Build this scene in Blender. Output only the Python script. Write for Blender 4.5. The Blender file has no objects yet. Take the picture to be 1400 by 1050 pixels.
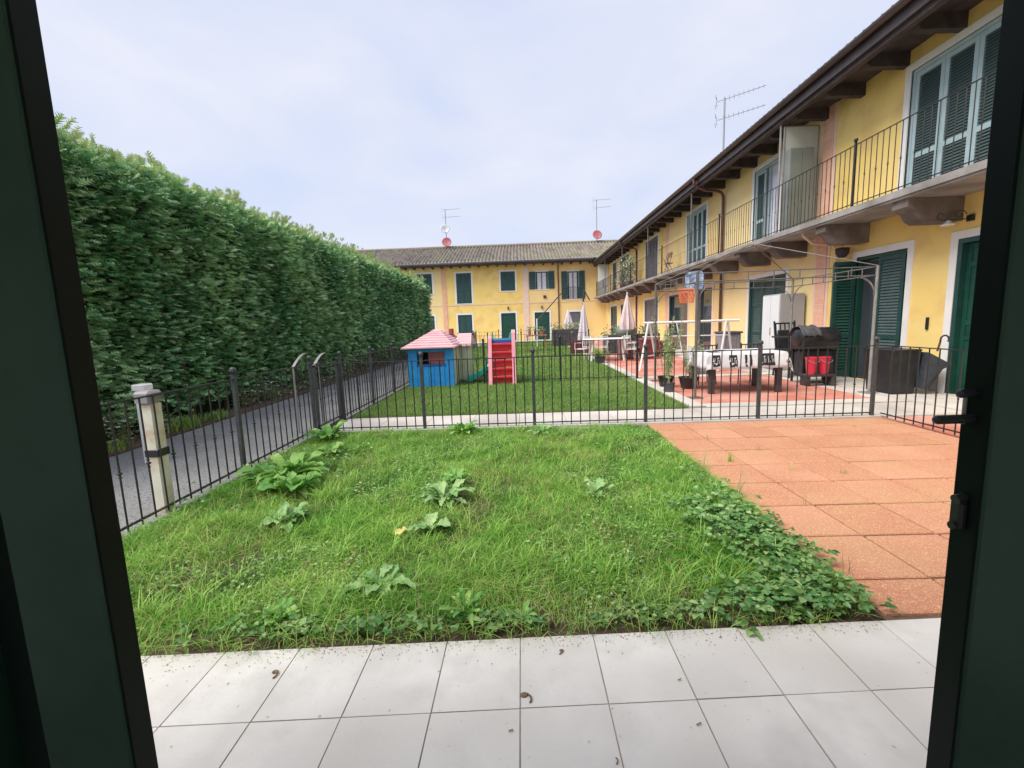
import bpy, math, random
import numpy as np
from mathutils import Vector, Matrix
random.seed(7)
RG = np.random.default_rng(11)
R = math.radians
PI = math.pi
scene = bpy.context.scene
col = scene.collection

# ------------------------------------------------------------------ materials
def _n(nt, t, **k):
    n = nt.nodes.new(t)
    for a, b in k.items():
        setattr(n, a, b)
    return n

def mat(name, c1, c2=None, sc=3.0, rough=.6, bump=0.0, bsc=60.0, attr=None, spec=.5, metal=0.0,
        transl=0.0, speck=None, ssc=120.0, sth=.62, stain=None, stsc=1.2, amix=1.0):
    m = bpy.data.materials.new(name)
    m.use_nodes = True
    nt = m.node_tree
    b = nt.nodes['Principled BSDF']
    out = nt.nodes['Material Output']
    L = nt.links.new
    b.inputs['Roughness'].default_value = rough
    b.inputs['Metallic'].default_value = metal
    b.inputs['Specular IOR Level'].default_value = spec
    tc = _n(nt, 'ShaderNodeTexCoord')
    cur = None
    def rgb(c):
        n = _n(nt, 'ShaderNodeRGB'); n.outputs[0].default_value = (c[0], c[1], c[2], 1); return n.outputs[0]
    def mix(f, a, bb):
        n = _n(nt, 'ShaderNodeMix', data_type='RGBA')
        L(f, n.inputs[0]); L(a, n.inputs[6]); L(bb, n.inputs[7]); return n.outputs[2]
    def noise(s, d=5.0, lo=.35, hi=.65):
        n = _n(nt, 'ShaderNodeTexNoise'); n.inputs['Scale'].default_value = s; n.inputs['Detail'].default_value = d
        L(tc.outputs['Object'], n.inputs['Vector'])
        mr = _n(nt, 'ShaderNodeMapRange'); mr.inputs['From Min'].default_value = lo; mr.inputs['From Max'].default_value = hi
        L(n.outputs[0], mr.inputs[0]); return mr.outputs[0]
    cur = rgb(c1)
    if c2 is not None:
        cur = mix(noise(sc), cur, rgb(c2))
    if attr is not None:
        a = _n(nt, 'ShaderNodeAttribute', attribute_name='rnd')
        f = a.outputs['Fac']
        if amix != 1.0:
            mm = _n(nt, 'ShaderNodeMath', operation='MULTIPLY'); mm.inputs[1].default_value = amix
            L(f, mm.inputs[0]); f = mm.outputs[0]
        cur = mix(f, cur, rgb(attr))
    if stain is not None:
        cur = mix(noise(stsc, 8, .48, .75), cur, rgb(stain))
    if speck is not None:
        cur = mix(noise(ssc, 2, sth, sth + .06), cur, rgb(speck))
    L(cur, b.inputs['Base Color'])
    if bump > 0:
        n = _n(nt, 'ShaderNodeTexNoise'); n.inputs['Scale'].default_value = bsc; n.inputs['Detail'].default_value = 4
        L(tc.outputs['Object'], n.inputs['Vector'])
        bp = _n(nt, 'ShaderNodeBump'); bp.inputs['Strength'].default_value = bump; bp.inputs['Distance'].default_value = .02
        L(n.outputs[0], bp.inputs['Height']); L(bp.outputs[0], b.inputs['Normal'])
    if transl > 0:
        t = _n(nt, 'ShaderNodeBsdfTranslucent'); L(cur, t.inputs['Color'])
        ms = _n(nt, 'ShaderNodeMixShader'); ms.inputs[0].default_value = transl
        L(b.outputs[0], ms.inputs[1]); L(t.outputs[0], ms.inputs[2]); L(ms.outputs[0], out.inputs['Surface'])
    return m

M = {}
M['asphalt'] = mat('path_gravel', (.23, .23, .23), (.30, .30, .30), 1.5, .9, .6, 60, speck=(.15, .15, .15), ssc=38, sth=.54, stain=(.20, .19, .18), stsc=.8)
M['ground'] = mat('plain_ground', (.16, .17, .10), (.10, .14, .06), 2, .95)
M['soil'] = mat('soil', (.055, .035, .022), (.11, .075, .05), 12, .95, .8, 40)
M['mulch'] = mat('mulch', (.06, .036, .026), (.13, .08, .06), 14, .95, .9, 50, speck=(.22, .15, .11), ssc=45, sth=.58)
M['concrete'] = mat('concrete_paving', (.50, .46, .42), (.60, .57, .53), 1.2, .85, .25, 60, stain=(.38, .35, .32), stsc=1.0)
M['kerb'] = mat('kerb_concrete', (.48, .46, .43), (.58, .56, .52), 3, .85, .3, 60)
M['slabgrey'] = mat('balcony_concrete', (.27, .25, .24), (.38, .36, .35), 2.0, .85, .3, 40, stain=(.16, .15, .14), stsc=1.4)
M['wtile'] = mat('pale_stone_tile', (.58, .565, .54), (.72, .705, .68), 5.0, .42, .12, 40, attr=(.57, .55, .53), amix=.6, stain=(.52, .50, .46), stsc=2.5, speck=(.40, .37, .33), ssc=34, sth=.70)
M['grout'] = mat('grout', (.38, .32, .25), (.20, .165, .13), 5, .9)
M['rtile'] = mat('salmon_aggregate_paver', (.52, .22, .13), (.62, .30, .19), 1.4, .8, .6, 160, attr=(.46, .18, .09), amix=.7, speck=(.72, .45, .26), ssc=140, sth=.555, stain=(.55, .30, .16), stsc=1.6)
M['rtile2'] = mat('red_aggregate_paver', (.58, .20, .145), (.66, .27, .19), 3, .75, .3, 120, attr=(.50, .18, .13), stain=(.62, .42, .35), stsc=.9)
M['rjoint'] = mat('dark_joint', (.10, .07, .05), (.17, .11, .08), 10, .95)
M['yellow'] = mat('yellow_plaster', (.93, .67, .20), (.96, .72, .27), 1.2, .85, .15, 70, stain=(.80, .54, .20), stsc=1.6)
M['peach'] = mat('peach_plaster', (.92, .67, .28), (.94, .71, .34), 1.0, .85, .12, 90, stain=(.80, .55, .25), stsc=.7)
M['pale'] = mat('pale_yellow_plaster', (.92, .70, .32), (.94, .75, .39), 1.0, .85, .12, 90, stain=(.78, .62, .36), stsc=.7)
M['pink'] = mat('pink_brick_paint', (.80, .42, .29), (.86, .52, .38), 5, .85, .3, 30)
M['pinkpale'] = mat('pale_pink_paint', (.82, .60, .50), (.86, .66, .54), 3, .85, .1, 60)
M['trim'] = mat('white_trim', (.80, .79, .78), (.86, .84, .80), 3, .7, .05, 60)
M['shutter'] = mat('dark_green_paint', (.016, .060, .058), (.024, .078, .074), 5, .38, .05, 60)
M['shutterg'] = mat('deep_green_paint', (.010, .060, .044), (.016, .080, .058), 5, .38, .05, 60)
M['shutterblue'] = mat('faded_green_paint', (.36, .49, .52), (.42, .54, .57), 5, .45, .05, 60)
M['louvre'] = mat('dark_louvre', (.065, .105, .105), (.085, .13, .125), 5, .5)
M['shutterpurple'] = mat('grey_door_paint', (.12, .13, .17), (.16, .17, .21), 5, .5)
M['mauveshutter'] = mat('mauve_grey_paint', (.16, .14, .16), (.21, .19, .20), 5, .5)
M['glass'] = mat('window_glass', (.05, .06, .07), rough=.05, spec=1.0)
M['curtain'] = mat('curtain_glass', (.60, .62, .72), (.72, .72, .78), 6, .12, spec=.8)
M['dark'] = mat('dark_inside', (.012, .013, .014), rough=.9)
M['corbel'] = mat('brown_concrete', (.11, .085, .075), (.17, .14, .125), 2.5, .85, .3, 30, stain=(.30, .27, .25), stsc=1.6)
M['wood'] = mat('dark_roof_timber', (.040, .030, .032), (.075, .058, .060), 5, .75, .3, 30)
M['woodlight'] = mat('brown_wood', (.30, .15, .09), (.40, .22, .14), 5, .6, .2, 30)
M['tile'] = mat('roof_clay_tiles', (.24, .205, .18), (.36, .31, .27), 6, .85, .4, 50, attr=(.15, .13, .115), stain=(.24, .25, .15), stsc=.5)
M['gutter'] = mat('dark_gutter_metal', (.075, .060, .065), (.11, .09, .095), 4, .4, metal=.3)
M['pipe'] = mat('brown_downpipe', (.10, .05, .045), (.15, .08, .07), 4, .4, metal=.3)
M['iron'] = mat('dark_iron_paint', (.012, .013, .015), (.024, .026, .028), 20, .42, .2, 90)
M['irongrey'] = mat('grey_iron_paint', (.038, .043, .048), (.062, .067, .072), 20, .45, .2, 90)
M['galv'] = mat('pale_metal_tube', (.24, .23, .23), (.33, .32, .31), 8, .4, metal=.2)
M['galvdark'] = mat('grey_metal_tube', (.12, .115, .11), (.19, .18, .17), 8, .45, metal=.2)
M['antenna'] = mat('antenna_metal', (.34, .35, .38), rough=.4, metal=.5)
M['dishred'] = mat('red_dish', (.45, .13, .14), (.52, .17, .18), 4, .5)
M['dishwhite'] = mat('pale_dish', (.55, .58, .64), rough=.5)
M['black'] = mat('black_plastic', (.014, .015, .018), (.025, .026, .03), 8, .35)
M['blackmat'] = mat('black_fabric', (.02, .021, .024), (.04, .04, .045), 8, .75)
M['binblack'] = mat('bin_plastic', (.014, .015, .018), (.024, .025, .028), 8, .45)
M['binblue'] = mat('blue_grey_plastic', (.028, .036, .050), (.045, .052, .066), 8, .5)
M['red'] = mat('red_plastic', (.62, .03, .05), (.70, .05, .06), 5, .35)
M['redbucket'] = mat('red_bucket', (.60, .03, .07), (.68, .04, .08), 5, .3)
M['pinkplastic'] = mat('pink_plastic', (.80, .30, .38), (.84, .38, .45), 5, .35)
M['pinkroof'] = mat('faded_pink_roof', (.60, .30, .35), (.70, .40, .44), 4, .6, attr=(.72, .50, .51))
M['blue'] = mat('blue_plastic', (.02, .27, .70), (.03, .36, .78), 9, .4, .5, 25)
M['bluedark'] = mat('dark_blue_plastic', (.03, .10, .35), rough=.4)
M['beige'] = mat('beige_plastic', (.62, .60, .42), (.70, .68, .52), 4, .5)
M['maroon'] = mat('maroon_plastic', (.22, .06, .07), (.28, .09, .09), 5, .5)
M['teal'] = mat('teal_plastic', (.02, .40, .33), (.03, .46, .38), 5, .35)
M['white'] = mat('white_plastic', (.74, .73, .73), (.80, .80, .79), 5, .4)
M['cream'] = mat('cream_enamel', (.68, .65, .54), (.76, .73, .62), 7, .45, stain=(.40, .24, .12), stsc=5)
M['whitecab'] = mat('white_cabinet', (.68, .74, .78), (.74, .78, .80), 2, .35)
M['greycab'] = mat('grey_cabinet', (.34, .345, .36), (.40, .40, .41), 2, .45)
M['stonegrey'] = mat('grey_resin', (.22, .21, .23), (.28, .27, .29), 5, .6)
M['cloth'] = mat('white_cloth', (.74, .73, .77), (.80, .79, .82), 5, .85, .2, 25, transl=.15)
M['clothblack'] = mat('black_cloth_print', (.02, .02, .023), rough=.85)
M['parasol'] = mat('pale_canvas', (.62, .56, .62), (.72, .67, .72), 5, .85, .2, 25)
M['parasolpink'] = mat('pinkish_canvas', (.60, .48, .49), (.70, .58, .58), 5, .85, .2, 25)
M['planterdark'] = mat('dark_planter', (.055, .055, .065), (.09, .09, .10), 6, .6)
M['terracotta'] = mat('terracotta', (.45, .19, .11), (.52, .25, .15), 6, .8)
M['darkred'] = mat('dark_red_resin', (.14, .035, .04), (.20, .06, .06), 6, .5)
M['greencover'] = mat('grey_green_cover', (.13, .19, .17), (.20, .26, .23), 4, .6, .3, 20)
M['orange'] = mat('orange_net', (.80, .17, .06), (.85, .24, .10), 8, .6)
M['boardblue'] = mat('backboard_blue', (.06, .14, .30), (.42, .47, .56), 9, .4)
M['frost'] = mat('frosted_panel', (.50, .53, .50), (.58, .60, .56), 1.5, .5)
M['frostdark'] = mat('smoked_panel', (.16, .19, .175), (.21, .235, .22), 1.5, .5)
M['doorgreen'] = mat('gloss_green_door_paint', (.016, .048, .031), (.042, .095, .068), 1.6, .26, .12, 14, speck=(.24, .29, .27), ssc=9.5, sth=.735, spec=.4)
M['doordark'] = mat('shadowed_green_edge', (.003, .009, .007), (.005, .012, .009), 6, .5, spec=.12)  # door green darkened, shade of the inner edge and rebate painted in
M['room'] = mat('room_plaster', (.74, .73, .71), (.78, .76, .74), 2, .9)
M['stem'] = mat('stem', (.12, .17, .05), (.20, .20, .09), 8, .7)
M['twig'] = mat('dry_stem', (.26, .22, .13), (.36, .32, .20), 8, .8)
M['grass'] = mat('grass_blade', (.06, .26, .022), (.15, .42, .04), 2.2, .45, attr=(.58, .78, .20), transl=.35, spec=.35)
M['grass2'] = mat('neighbour_grass', (.13, .29, .055), (.19, .36, .08), 1.0, .6, attr=(.36, .46, .15), transl=.3, spec=.3)
M['drygrass'] = mat('dry_blade', (.42, .33, .15), (.50, .42, .22), 6, .8, attr=(.34, .20, .10), transl=.2)
M['under'] = mat('grass_litter', (.05, .075, .02), (.10, .12, .04), 9, .95, .5, 40)
M['dock'] = mat('dock_leaf', (.09, .28, .05), (.17, .42, .08), 14, .42, .5, 45, attr=(.40, .62, .15), transl=.3, spec=.5)
M['sage'] = mat('pale_leaf', (.15, .35, .10), (.24, .44, .16), 14, .45, .5, 45, attr=(.40, .58, .24), transl=.25, spec=.5)
M['cover'] = mat('ground_leaf', (.05, .18, .04), (.09, .26, .06), 5, .35, attr=(.40, .56, .20), transl=.25, spec=.5)
M['bedleaf'] = mat('bed_leaf', (.14, .25, .08), (.22, .33, .13), 5, .5, attr=(.46, .50, .30), transl=.25)
M['grassedge'] = mat('bed_grass', (.18, .36, .05), (.24, .40, .07), 5, .5, attr=(.30, .44, .10), transl=.3)
M['hedge'] = mat('cypress_spray', (.022, .15, .045), (.060, .28, .075), .9, .42, attr=(.60, .86, .44), transl=.12, spec=.6)
M['hedgetip'] = mat('cypress_tip', (.20, .36, .10), (.28, .42, .14), 1, .6, attr=(.44, .52, .22), transl=.3, spec=.3)
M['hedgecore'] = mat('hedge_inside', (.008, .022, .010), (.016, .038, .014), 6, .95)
M['bark'] = mat('bark', (.07, .045, .035), (.12, .085, .06), 9, .95, .6, 30)
M['petal'] = mat('pale_petal', (.70, .62, .68), (.78, .60, .70), 9, .6, attr=(.85, .85, .85))
M['deadleaf'] = mat('dead_leaf', (.10, .06, .04), (.22, .15, .08), 30, .8)
M['yellowleaf'] = mat('yellow_leaf', (.60, .55, .16), (.66, .60, .25), 30, .7, transl=.2)

# ------------------------------------------------------------------ mesh builder
class MB:
    def __init__(s):
        s.v = []; s.f = []; s.r = []; s.cur = 0.0
    def add(s, vs, fs):
        o = len(s.v)
        s.v.extend([tuple(p) for p in vs]); s.r.extend([s.cur] * len(vs))
        s.f.extend([tuple(i + o for i in f) for f in fs])
        return s
    def box(s, x0, x1, y0, y1, z0, z1):
        if x0 > x1: x0, x1 = x1, x0
        if y0 > y1: y0, y1 = y1, y0
        if z0 > z1: z0, z1 = z1, z0
        return s.add([(x0, y0, z0), (x1, y0, z0), (x1, y1, z0), (x0, y1, z0), (x0, y0, z1), (x1, y0, z1), (x1, y1, z1), (x0, y1, z1)],
                     [(0, 3, 2, 1), (4, 5, 6, 7), (0, 1, 5, 4), (1, 2, 6, 5), (2, 3, 7, 6), (3, 0, 4, 7)])
    def bbox(s, x0, x1, y0, y1, z0, z1, c=.01):
        # box with chamfered edges all round (vertical edges and top rim)
        pts = lambda e, z: [(x0 + c, y0 + e, z), (x1 - c, y0 + e, z), (x1 - e, y0 + c, z), (x1 - e, y1 - c, z), (x1 - c, y1 - e, z), (x0 + c, y1 - e, z), (x0 + e, y1 - c, z), (x0 + e, y0 + c, z)]
        a = pts(0, z0); b = pts(0, z1 - c); d = [(min(max(x, x0 + c), x1 - c), min(max(y, y0 + c), y1 - c), z1) for x, y, z in b]
        fs = [tuple(range(7, -1, -1)), tuple(range(16, 24))]
        for i in range(8):
            j = (i + 1) % 8
            fs += [(i, j, 8 + j, 8 + i), (8 + i, 8 + j, 16 + j, 16 + i)]
        return s.add(a + b + d, fs)
    def bar(s, p, q, r, n=6, r2=None):
        p = Vector(p); q = Vector(q); d = (q - p)
        if d.length < 1e-6: return s
        d.normalize()
        a = d.orthogonal().normalized(); b = d.cross(a)
        r2 = r if r2 is None else r2
        vs = []
        for (c, rr) in ((p, r), (q, r2)):
            for i in range(n):
                t = 2 * PI * i / n + PI / n
                vs.append(c + (a * math.cos(t) + b * math.sin(t)) * rr)
        fs = [(i, (i + 1) % n, n + (i + 1) % n, n + i) for i in range(n)] + [tuple(range(n - 1, -1, -1)), tuple(range(n, 2 * n))]
        return s.add(vs, fs)
    def path(s, pts, r, n=6):
        for a, b in zip(pts, pts[1:]): s.bar(a, b, r, n)
        return s
    def lathe(s, prof, c, n=12, axis='z', sx=1, sy=1):
        vs = []; fs = []
        for (r, z) in prof:
            for i in range(n):
                t = 2 * PI * i / n
                if axis == 'z': vs.append((c[0] + r * math.cos(t) * sx, c[1] + r * math.sin(t) * sy, c[2] + z))
                elif axis == 'y': vs.append((c[0] + r * math.cos(t) * sx, c[1] + z, c[2] + r * math.sin(t) * sy))
                else: vs.append((c[0] + z, c[1] + r * math.cos(t) * sx, c[2] + r * math.sin(t) * sy))
        for k in range(len(prof) - 1):
            for i in range(n):
                j = (i + 1) % n
                fs.append((k * n + i, k * n + j, (k + 1) * n + j, (k + 1) * n + i))
        fs.append(tuple(range(n - 1, -1, -1))); fs.append(tuple(range((len(prof) - 1) * n, len(prof) * n)))
        return s.add(vs, fs)
    def ball(s, c, r, n=10, sq=1.0):
        k = 6
        prof = [(max(r * math.sin(PI * i / k), .0005), -r * math.cos(PI * i / k) * sq) for i in range(k + 1)]
        return s.lathe(prof, c, n)
    def prism(s, poly, z0, z1, f=lambda x, y, z: (x, y, z)):
        n = len(poly)
        vs = [f(x, y, z0) for x, y in poly] + [f(x, y, z1) for x, y in poly]
        fs = [tuple(range(n - 1, -1, -1)), tuple(range(n, 2 * n))] + [(i, (i + 1) % n, n + (i + 1) % n, n + i) for i in range(n)]
        return s.add(vs, fs)
    def wbox(s, W, u0, u1, n0, n1, z0, z1):
        c = [W(u, n, z) for z in (z0, z1) for u, n in ((u0, n0), (u1, n0), (u1, n1), (u0, n1))]
        xs = [p[0] for p in c]; ys = [p[1] for p in c]; zs = [p[2] for p in c]
        return s.box(min(xs), max(xs), min(ys), max(ys), min(zs), max(zs))
    def build(s, name, m, parent=None, smooth=False, local=False):
        me = bpy.data.meshes.new(name)
        off = Vector((0, 0, 0))
        if parent is not None and not local:
            p = parent
            while p is not None: off += p.location; p = p.parent
        me.from_pydata([(x - off.x, y - off.y, z - off.z) for x, y, z in s.v], [], s.f)
        a = me.attributes.new('rnd', 'FLOAT', 'POINT'); a.data.foreach_set('value', s.r)
        me.materials.append(m)
        if smooth: me.shade_smooth()
        o = bpy.data.objects.new(name, me); col.objects.link(o)
        if parent is not None: o.parent = parent
        return o

def npmesh(name, m, V, F, rnd, parent=None, smooth=False):
    """V (n,3) world, F (k,3|4) int, rnd (n,)"""
    me = bpy.data.meshes.new(name)
    if parent is not None:
        V = V - np.array(parent.location[:])
    k = F.shape[1]
    me.vertices.add(len(V)); me.vertices.foreach_set('co', V.astype(np.float32).ravel())
    me.loops.add(F.size); me.loops.foreach_set('vertex_index', F.astype(np.int32).ravel())
    me.polygons.add(len(F)); me.polygons.foreach_set('loop_start', np.arange(0, F.size, k, dtype=np.int32))
    me.polygons.foreach_set('loop_total', np.full(len(F), k, dtype=np.int32))
    me.update(calc_edges=True)
    a = me.attributes.new('rnd', 'FLOAT', 'POINT'); a.data.foreach_set('value', rnd.astype(np.float32))
    me.materials.append(m)
    if smooth: me.shade_smooth()
    o = bpy.data.objects.new(name, me); col.objects.link(o)
    if parent is not None: o.parent = parent
    return o

def tag(o, label, cat, group=None):
    o['label'] = label; o['category'] = cat
    if group: o['group'] = group
    return o
def thing(name, label, cat, loc, rz=0, group=None):
    o = bpy.data.objects.new(name, None); col.objects.link(o)
    o.empty_display_size = .1
    o.location = loc; o.rotation_euler = (0, 0, rz)
    return tag(o, label, cat, group)
def struct(o, kind='structure'):
    o['kind'] = kind; return o
def copy_tree(o, parent=None):
    c = o.copy(); col.objects.link(c); c.parent = parent
    for ch in list(o.children): copy_tree(ch, c)
    return c

# ------------------------------------------------------------------ foliage generators (numpy)
def unit(a): return a / np.maximum(np.linalg.norm(a, axis=-1, keepdims=True), 1e-9)
def blades(P, H, Wd, lean, rnd):
    """grass blades: 3 segments curving over"""
    n = len(P); th = RG.uniform(0, 2 * PI, n); side = np.stack([np.cos(th), np.sin(th), np.zeros(n)], 1)
    th2 = th + PI / 2 + RG.normal(0, .5, n); fw = np.stack([np.cos(th2), np.sin(th2), np.zeros(n)], 1)
    V = np.zeros((n, 7, 3)); up = np.array([0, 0, 1.])
    ts = [0, .4, .75, 1.0]; w = [1, .85, .55]
    for i, t in enumerate(ts):
        c = P + up * (H * (t - .35 * lean * t * t))[:, None] + fw * (H * lean * t * t)[:, None]
        if i < 3:
            V[:, 2 * i] = c - side * (Wd * w[i] * .5)[:, None]; V[:, 2 * i + 1] = c + side * (Wd * w[i] * .5)[:, None]
        else: V[:, 6] = c
    b = (np.arange(n) * 7)[:, None]
    F = np.concatenate([b + np.array([[0, 1, 3]]), b + np.array([[0, 3, 2]]), b + np.array([[2, 3, 5]]), b + np.array([[2, 5, 4]]), b + np.array([[4, 5, 6]])])
    return V.reshape(-1, 3), F, np.repeat(rnd, 7)
def leaves(P, D, N, L, Wd, rnd, fold=.18, droop=.2):
    """ovate folded leaves; D direction, N approx normal"""
    n = len(P); D = unit(D); S = unit(np.cross(N, D)); U = unit(np.cross(D, S))
    V = np.zeros((n, 8, 3)); L = L[:, None]; Wd = Wd[:, None]
    def pt(t, s):
        return P + D * L * t + S * Wd * s + U * (Wd * abs(s) * fold * 2 - L * droop * t * t)
    spec = [(0, 0), (.32, -.5), (.32, 0), (.32, .5), (.7, -.4), (.7, 0), (.7, .4), (1, 0)]
    for i, (t, s_) in enumerate(spec): V[:, i] = pt(t, s_)
    b = (np.arange(n) * 8)[:, None]
    tr = [[0, 2, 1], [0, 3, 2], [1, 2, 5], [1, 5, 4], [2, 3, 6], [2, 6, 5], [4, 5, 7], [5, 6, 7]]
    F = np.concatenate([b + np.array([t]) for t in tr])
    return V.reshape(-1, 3), F, np.repeat(rnd, 8)
def sprays(P, D, N, L, rnd, k=7):
    """flat feathery conifer sprays: an axis with k side leaflets a side"""
    n = len(P); D = unit(D); S = unit(np.cross(N, D)); U = unit(np.cross(D, S)); L = L[:, None]
    Vs = []; rs = []
    def tri(a, b, c, extra):
        Vs.append(np.stack([a, b, c], 1)); rs.append(np.repeat(np.clip(rnd + extra, 0, 1)[:, None], 3, 1))
    ax = lambda t: P + D * L * t - U * L * (.14 * t * t)
    tri(P - S * L * .05, P + S * L * .05, ax(1.0), 0)
    for i in range(k):
        t = .12 + .76 * i / (k - 1)
        ln = .46 * math.sin(PI * (.22 + .70 * i / (k - 1))) ** .8
        for sg in (-1, 1):
            b0 = ax(t - .05 - .2 / k); b1 = ax(t + .05 + .25 / k)
            j = RG.normal(0, .05, (n, 1))
            tip = ax(t) + S * L * sg * ln * .85 + D * L * (ln * .62 + j) - U * L * (.02 + .16 * ln + j)
            tri(b0, b1, tip, .25 * (i / k))
    V = np.concatenate(Vs, 1).reshape(-1, 3); r = np.concatenate(rs, 1).reshape(-1)
    return V, np.arange(len(V)).reshape(-1, 3), r
def cat(*parts):
    Vs = []; Fs = []; Rs = []; o = 0
    for V, F, r in parts:
        Vs.append(V); Fs.append(F + o); Rs.append(r); o += len(V)
    return np.concatenate(Vs), np.concatenate(Fs), np.concatenate(Rs)
def lowfreq(x, y, seed, scale):
    g = np.random.default_rng(seed); out = np.zeros_like(x)
    for i in range(8):
        a = g.uniform(0, 2 * PI); k = scale * g.uniform(.5, 2.2); ph = g.uniform(0, 6.3)
        out += np.sin((x * math.cos(a) + y * math.sin(a)) * k + ph)
    return out / 8 ** .5

# ================================================================== CAMERA
F_PX = 612.0
f3 = Vector((12 / F_PX, -83 / F_PX, 1)).normalized()
rl = .035
bb = -(rl * f3.x + f3.y) / f3.z
d3 = Vector((rl, 1, bb)).normalized()
r3 = d3.cross(f3)
cam_d = bpy.data.cameras.new('camera'); cam = bpy.data.objects.new('camera', cam_d); col.objects.link(cam)
# rows of the world->camera rotation (camera x right, y up, z back)
wr = Vector((r3.x, f3.x, -d3.x)); wu = -Vector((r3.y, f3.y, -d3.y)); wb = -Vector((r3.z, f3.z, -d3.z))
rot = Matrix((wr, wu, wb)).transposed()
cam.matrix_world = Matrix.Translation((0, 0, 1.5)) @ rot.to_4x4()
cam_d.sensor_width = 36; cam_d.lens = 36 * F_PX / 1400
cam_d.clip_start = .02; cam_d.clip_end = 2000
scene.camera = cam

# ================================================================== LIGHT
SUN_EL, SUN_AZ = 55, 242          # azimuth: direction the light comes from, clockwise from +Y
w = bpy.data.worlds.new('World'); scene.world = w; w.use_nodes = True
nt = w.node_tree; nt.nodes.clear()
out = _n(nt, 'ShaderNodeOutputWorld'); bg = _n(nt, 'ShaderNodeBackground'); bg.inputs['Strength'].default_value = .1
sky = _n(nt, 'ShaderNodeTexSky', sky_type='NISHITA'); sky.sun_disc = False
sky.sun_elevation = R(SUN_EL); sky.sun_rotation = R(SUN_AZ)
tc = _n(nt, 'ShaderNodeTexCoord'); mp = _n(nt, 'ShaderNodeMapping'); mp.inputs['Scale'].default_value = (1, 1, 2.2)
nt.links.new(tc.outputs['Generated'], mp.inputs[0])
no = _n(nt, 'ShaderNodeTexNoise'); no.inputs['Scale'].default_value = 2.6; no.inputs['Detail'].default_value = 6; no.inputs['Roughness'].default_value = .5
no.inputs['Distortion'].default_value = .3
nt.links.new(mp.outputs[0], no.inputs['Vector'])
mr = _n(nt, 'ShaderNodeMapRange'); mr.inputs['From Min'].default_value = .34; mr.inputs['From Max'].default_value = .66
nt.links.new(no.outputs[0], mr.inputs[0])
cm = _n(nt, 'ShaderNodeMix', data_type='RGBA'); nt.links.new(mr.outputs[0], cm.inputs[0])
cm.inputs[6].default_value = (3.45, 3.85, 4.95, 1); cm.inputs[7].default_value = (4.35, 4.45, 5.05, 1)
mx = _n(nt, 'ShaderNodeMix', data_type='RGBA'); mx.inputs[0].default_value = .93
nt.links.new(sky.outputs[0], mx.inputs[6]); nt.links.new(cm.outputs[2], mx.inputs[7])
nt.links.new(mx.outputs[2], bg.inputs[0]); nt.links.new(bg.outputs[0], out.inputs[0])
sd = bpy.data.lights.new('sun', 'SUN'); sun = bpy.data.objects.new('sun', sd); col.objects.link(sun)
sd.energy = 2.4; sd.angle = R(42); sd.color = (1, .93, .82)
a = R(SUN_AZ); e = R(SUN_EL)
sdir = Vector((math.sin(a) * math.cos(e), math.cos(a) * math.cos(e), math.sin(e)))
sun.rotation_euler = sdir.to_track_quat('Z', 'Y').to_euler(); sun.location = (-5, -5, 20)
scene.view_settings.view_transform = 'Standard'; scene.view_settings.look = 'None'
scene.view_settings.exposure = .97; scene.view_settings.gamma = 1

# ================================================================== GROUND
def sheet(name, m, x0, x1, y0, y1, z, th=.5):
    return struct(MB().box(x0, x1, y0, y1, z - th, z).build(name, m))
g = MB().add([(-400, -400, -.06), (400, -400, -.06), (400, 600, -.06), (-400, 600, -.06)], [(0, 1, 2, 3)]).build('ground', M['ground']); struct(g)
edge = lambda x: 1.955 + .043 * x           # garden side of the white terrace
# white terrace tiles
mb = MB(); tw = .35; rows = [(-.55, -.10), (-.10, .37), (.37, .77), (.77, 1.17), (1.17, 1.575), (1.575, 1.975)]
for i in range(-9, 12):
    x0 = -.05 + i * tw
    for k, (a0, a1) in enumerate(rows):
        mb.cur = random.random()
        c = [(x0 + .003, a0 + .003), (x0 + tw - .003, a0 + .002), (x0 + tw - .003, a1 - .002), (x0 + .002, a1 - .002)]
        mb.prism([(x, y + .043 * x) for x, y in c], -.03, random.uniform(-.0008, .0008))
struct(mb.build('terrace_tiles', M['wtile']))
struct(MB().prism([(-3.3, 1.965 - .142), (4.0, 1.965 + .172), (4.0, -.7), (-3.3, -.7)], -.055, -.004).build('terrace_bed', M['grout']))
# own lawn soil
struct(MB().prism([(-3.06, 1.85), (1.735, 2.04), (1.735, 6.27), (-3.06, 6.27)], -.055, -.015).build('lawn_soil', M['soil']))
# salmon patio
mb = MB(); ys = [2.055 + .0, 2.37] + [2.37 + .505 * i for i in range(1, 8)] + [6.27]
xs = [1.75, 2.235] + [2.235 + .49 * i for i in range(1, 6)] + [5.0]
for i in range(len(xs) - 1):
    for j in range(len(ys) - 1):
        mb.cur = random.random()
        y0 = ys[j] + (.043 * xs[i] - .06 if j == 0 else 0); g_ = .006 + .005 * random.random(); t = random.uniform(-.0015, .0015)
        if ys[j + 1] - y0 < .05: continue
        mb.bbox(xs[i] + g_, xs[i + 1] - g_ * .6, y0 + g_ * 1.5, ys[j + 1] - g_, -.04, .018 + t, .006)
struct(mb.build('patio_pavers', M['rtile']))
struct(MB().box(1.745, 5.0, 2.03, 6.27, -.055, -.002).build('patio_bed', M['rjoint']))
mb = MB()
for i in range(3):
    for j in range(14):
        mb.cur = random.random(); mb.bbox(5.05 + i * .45 + .004, 5.5 + i * .45 - .004, -.2 + j * .465, .265 + j * .465 - .006, -.055, .014, .004)
struct(mb.build('side_paving', M['rtile2']))
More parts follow.
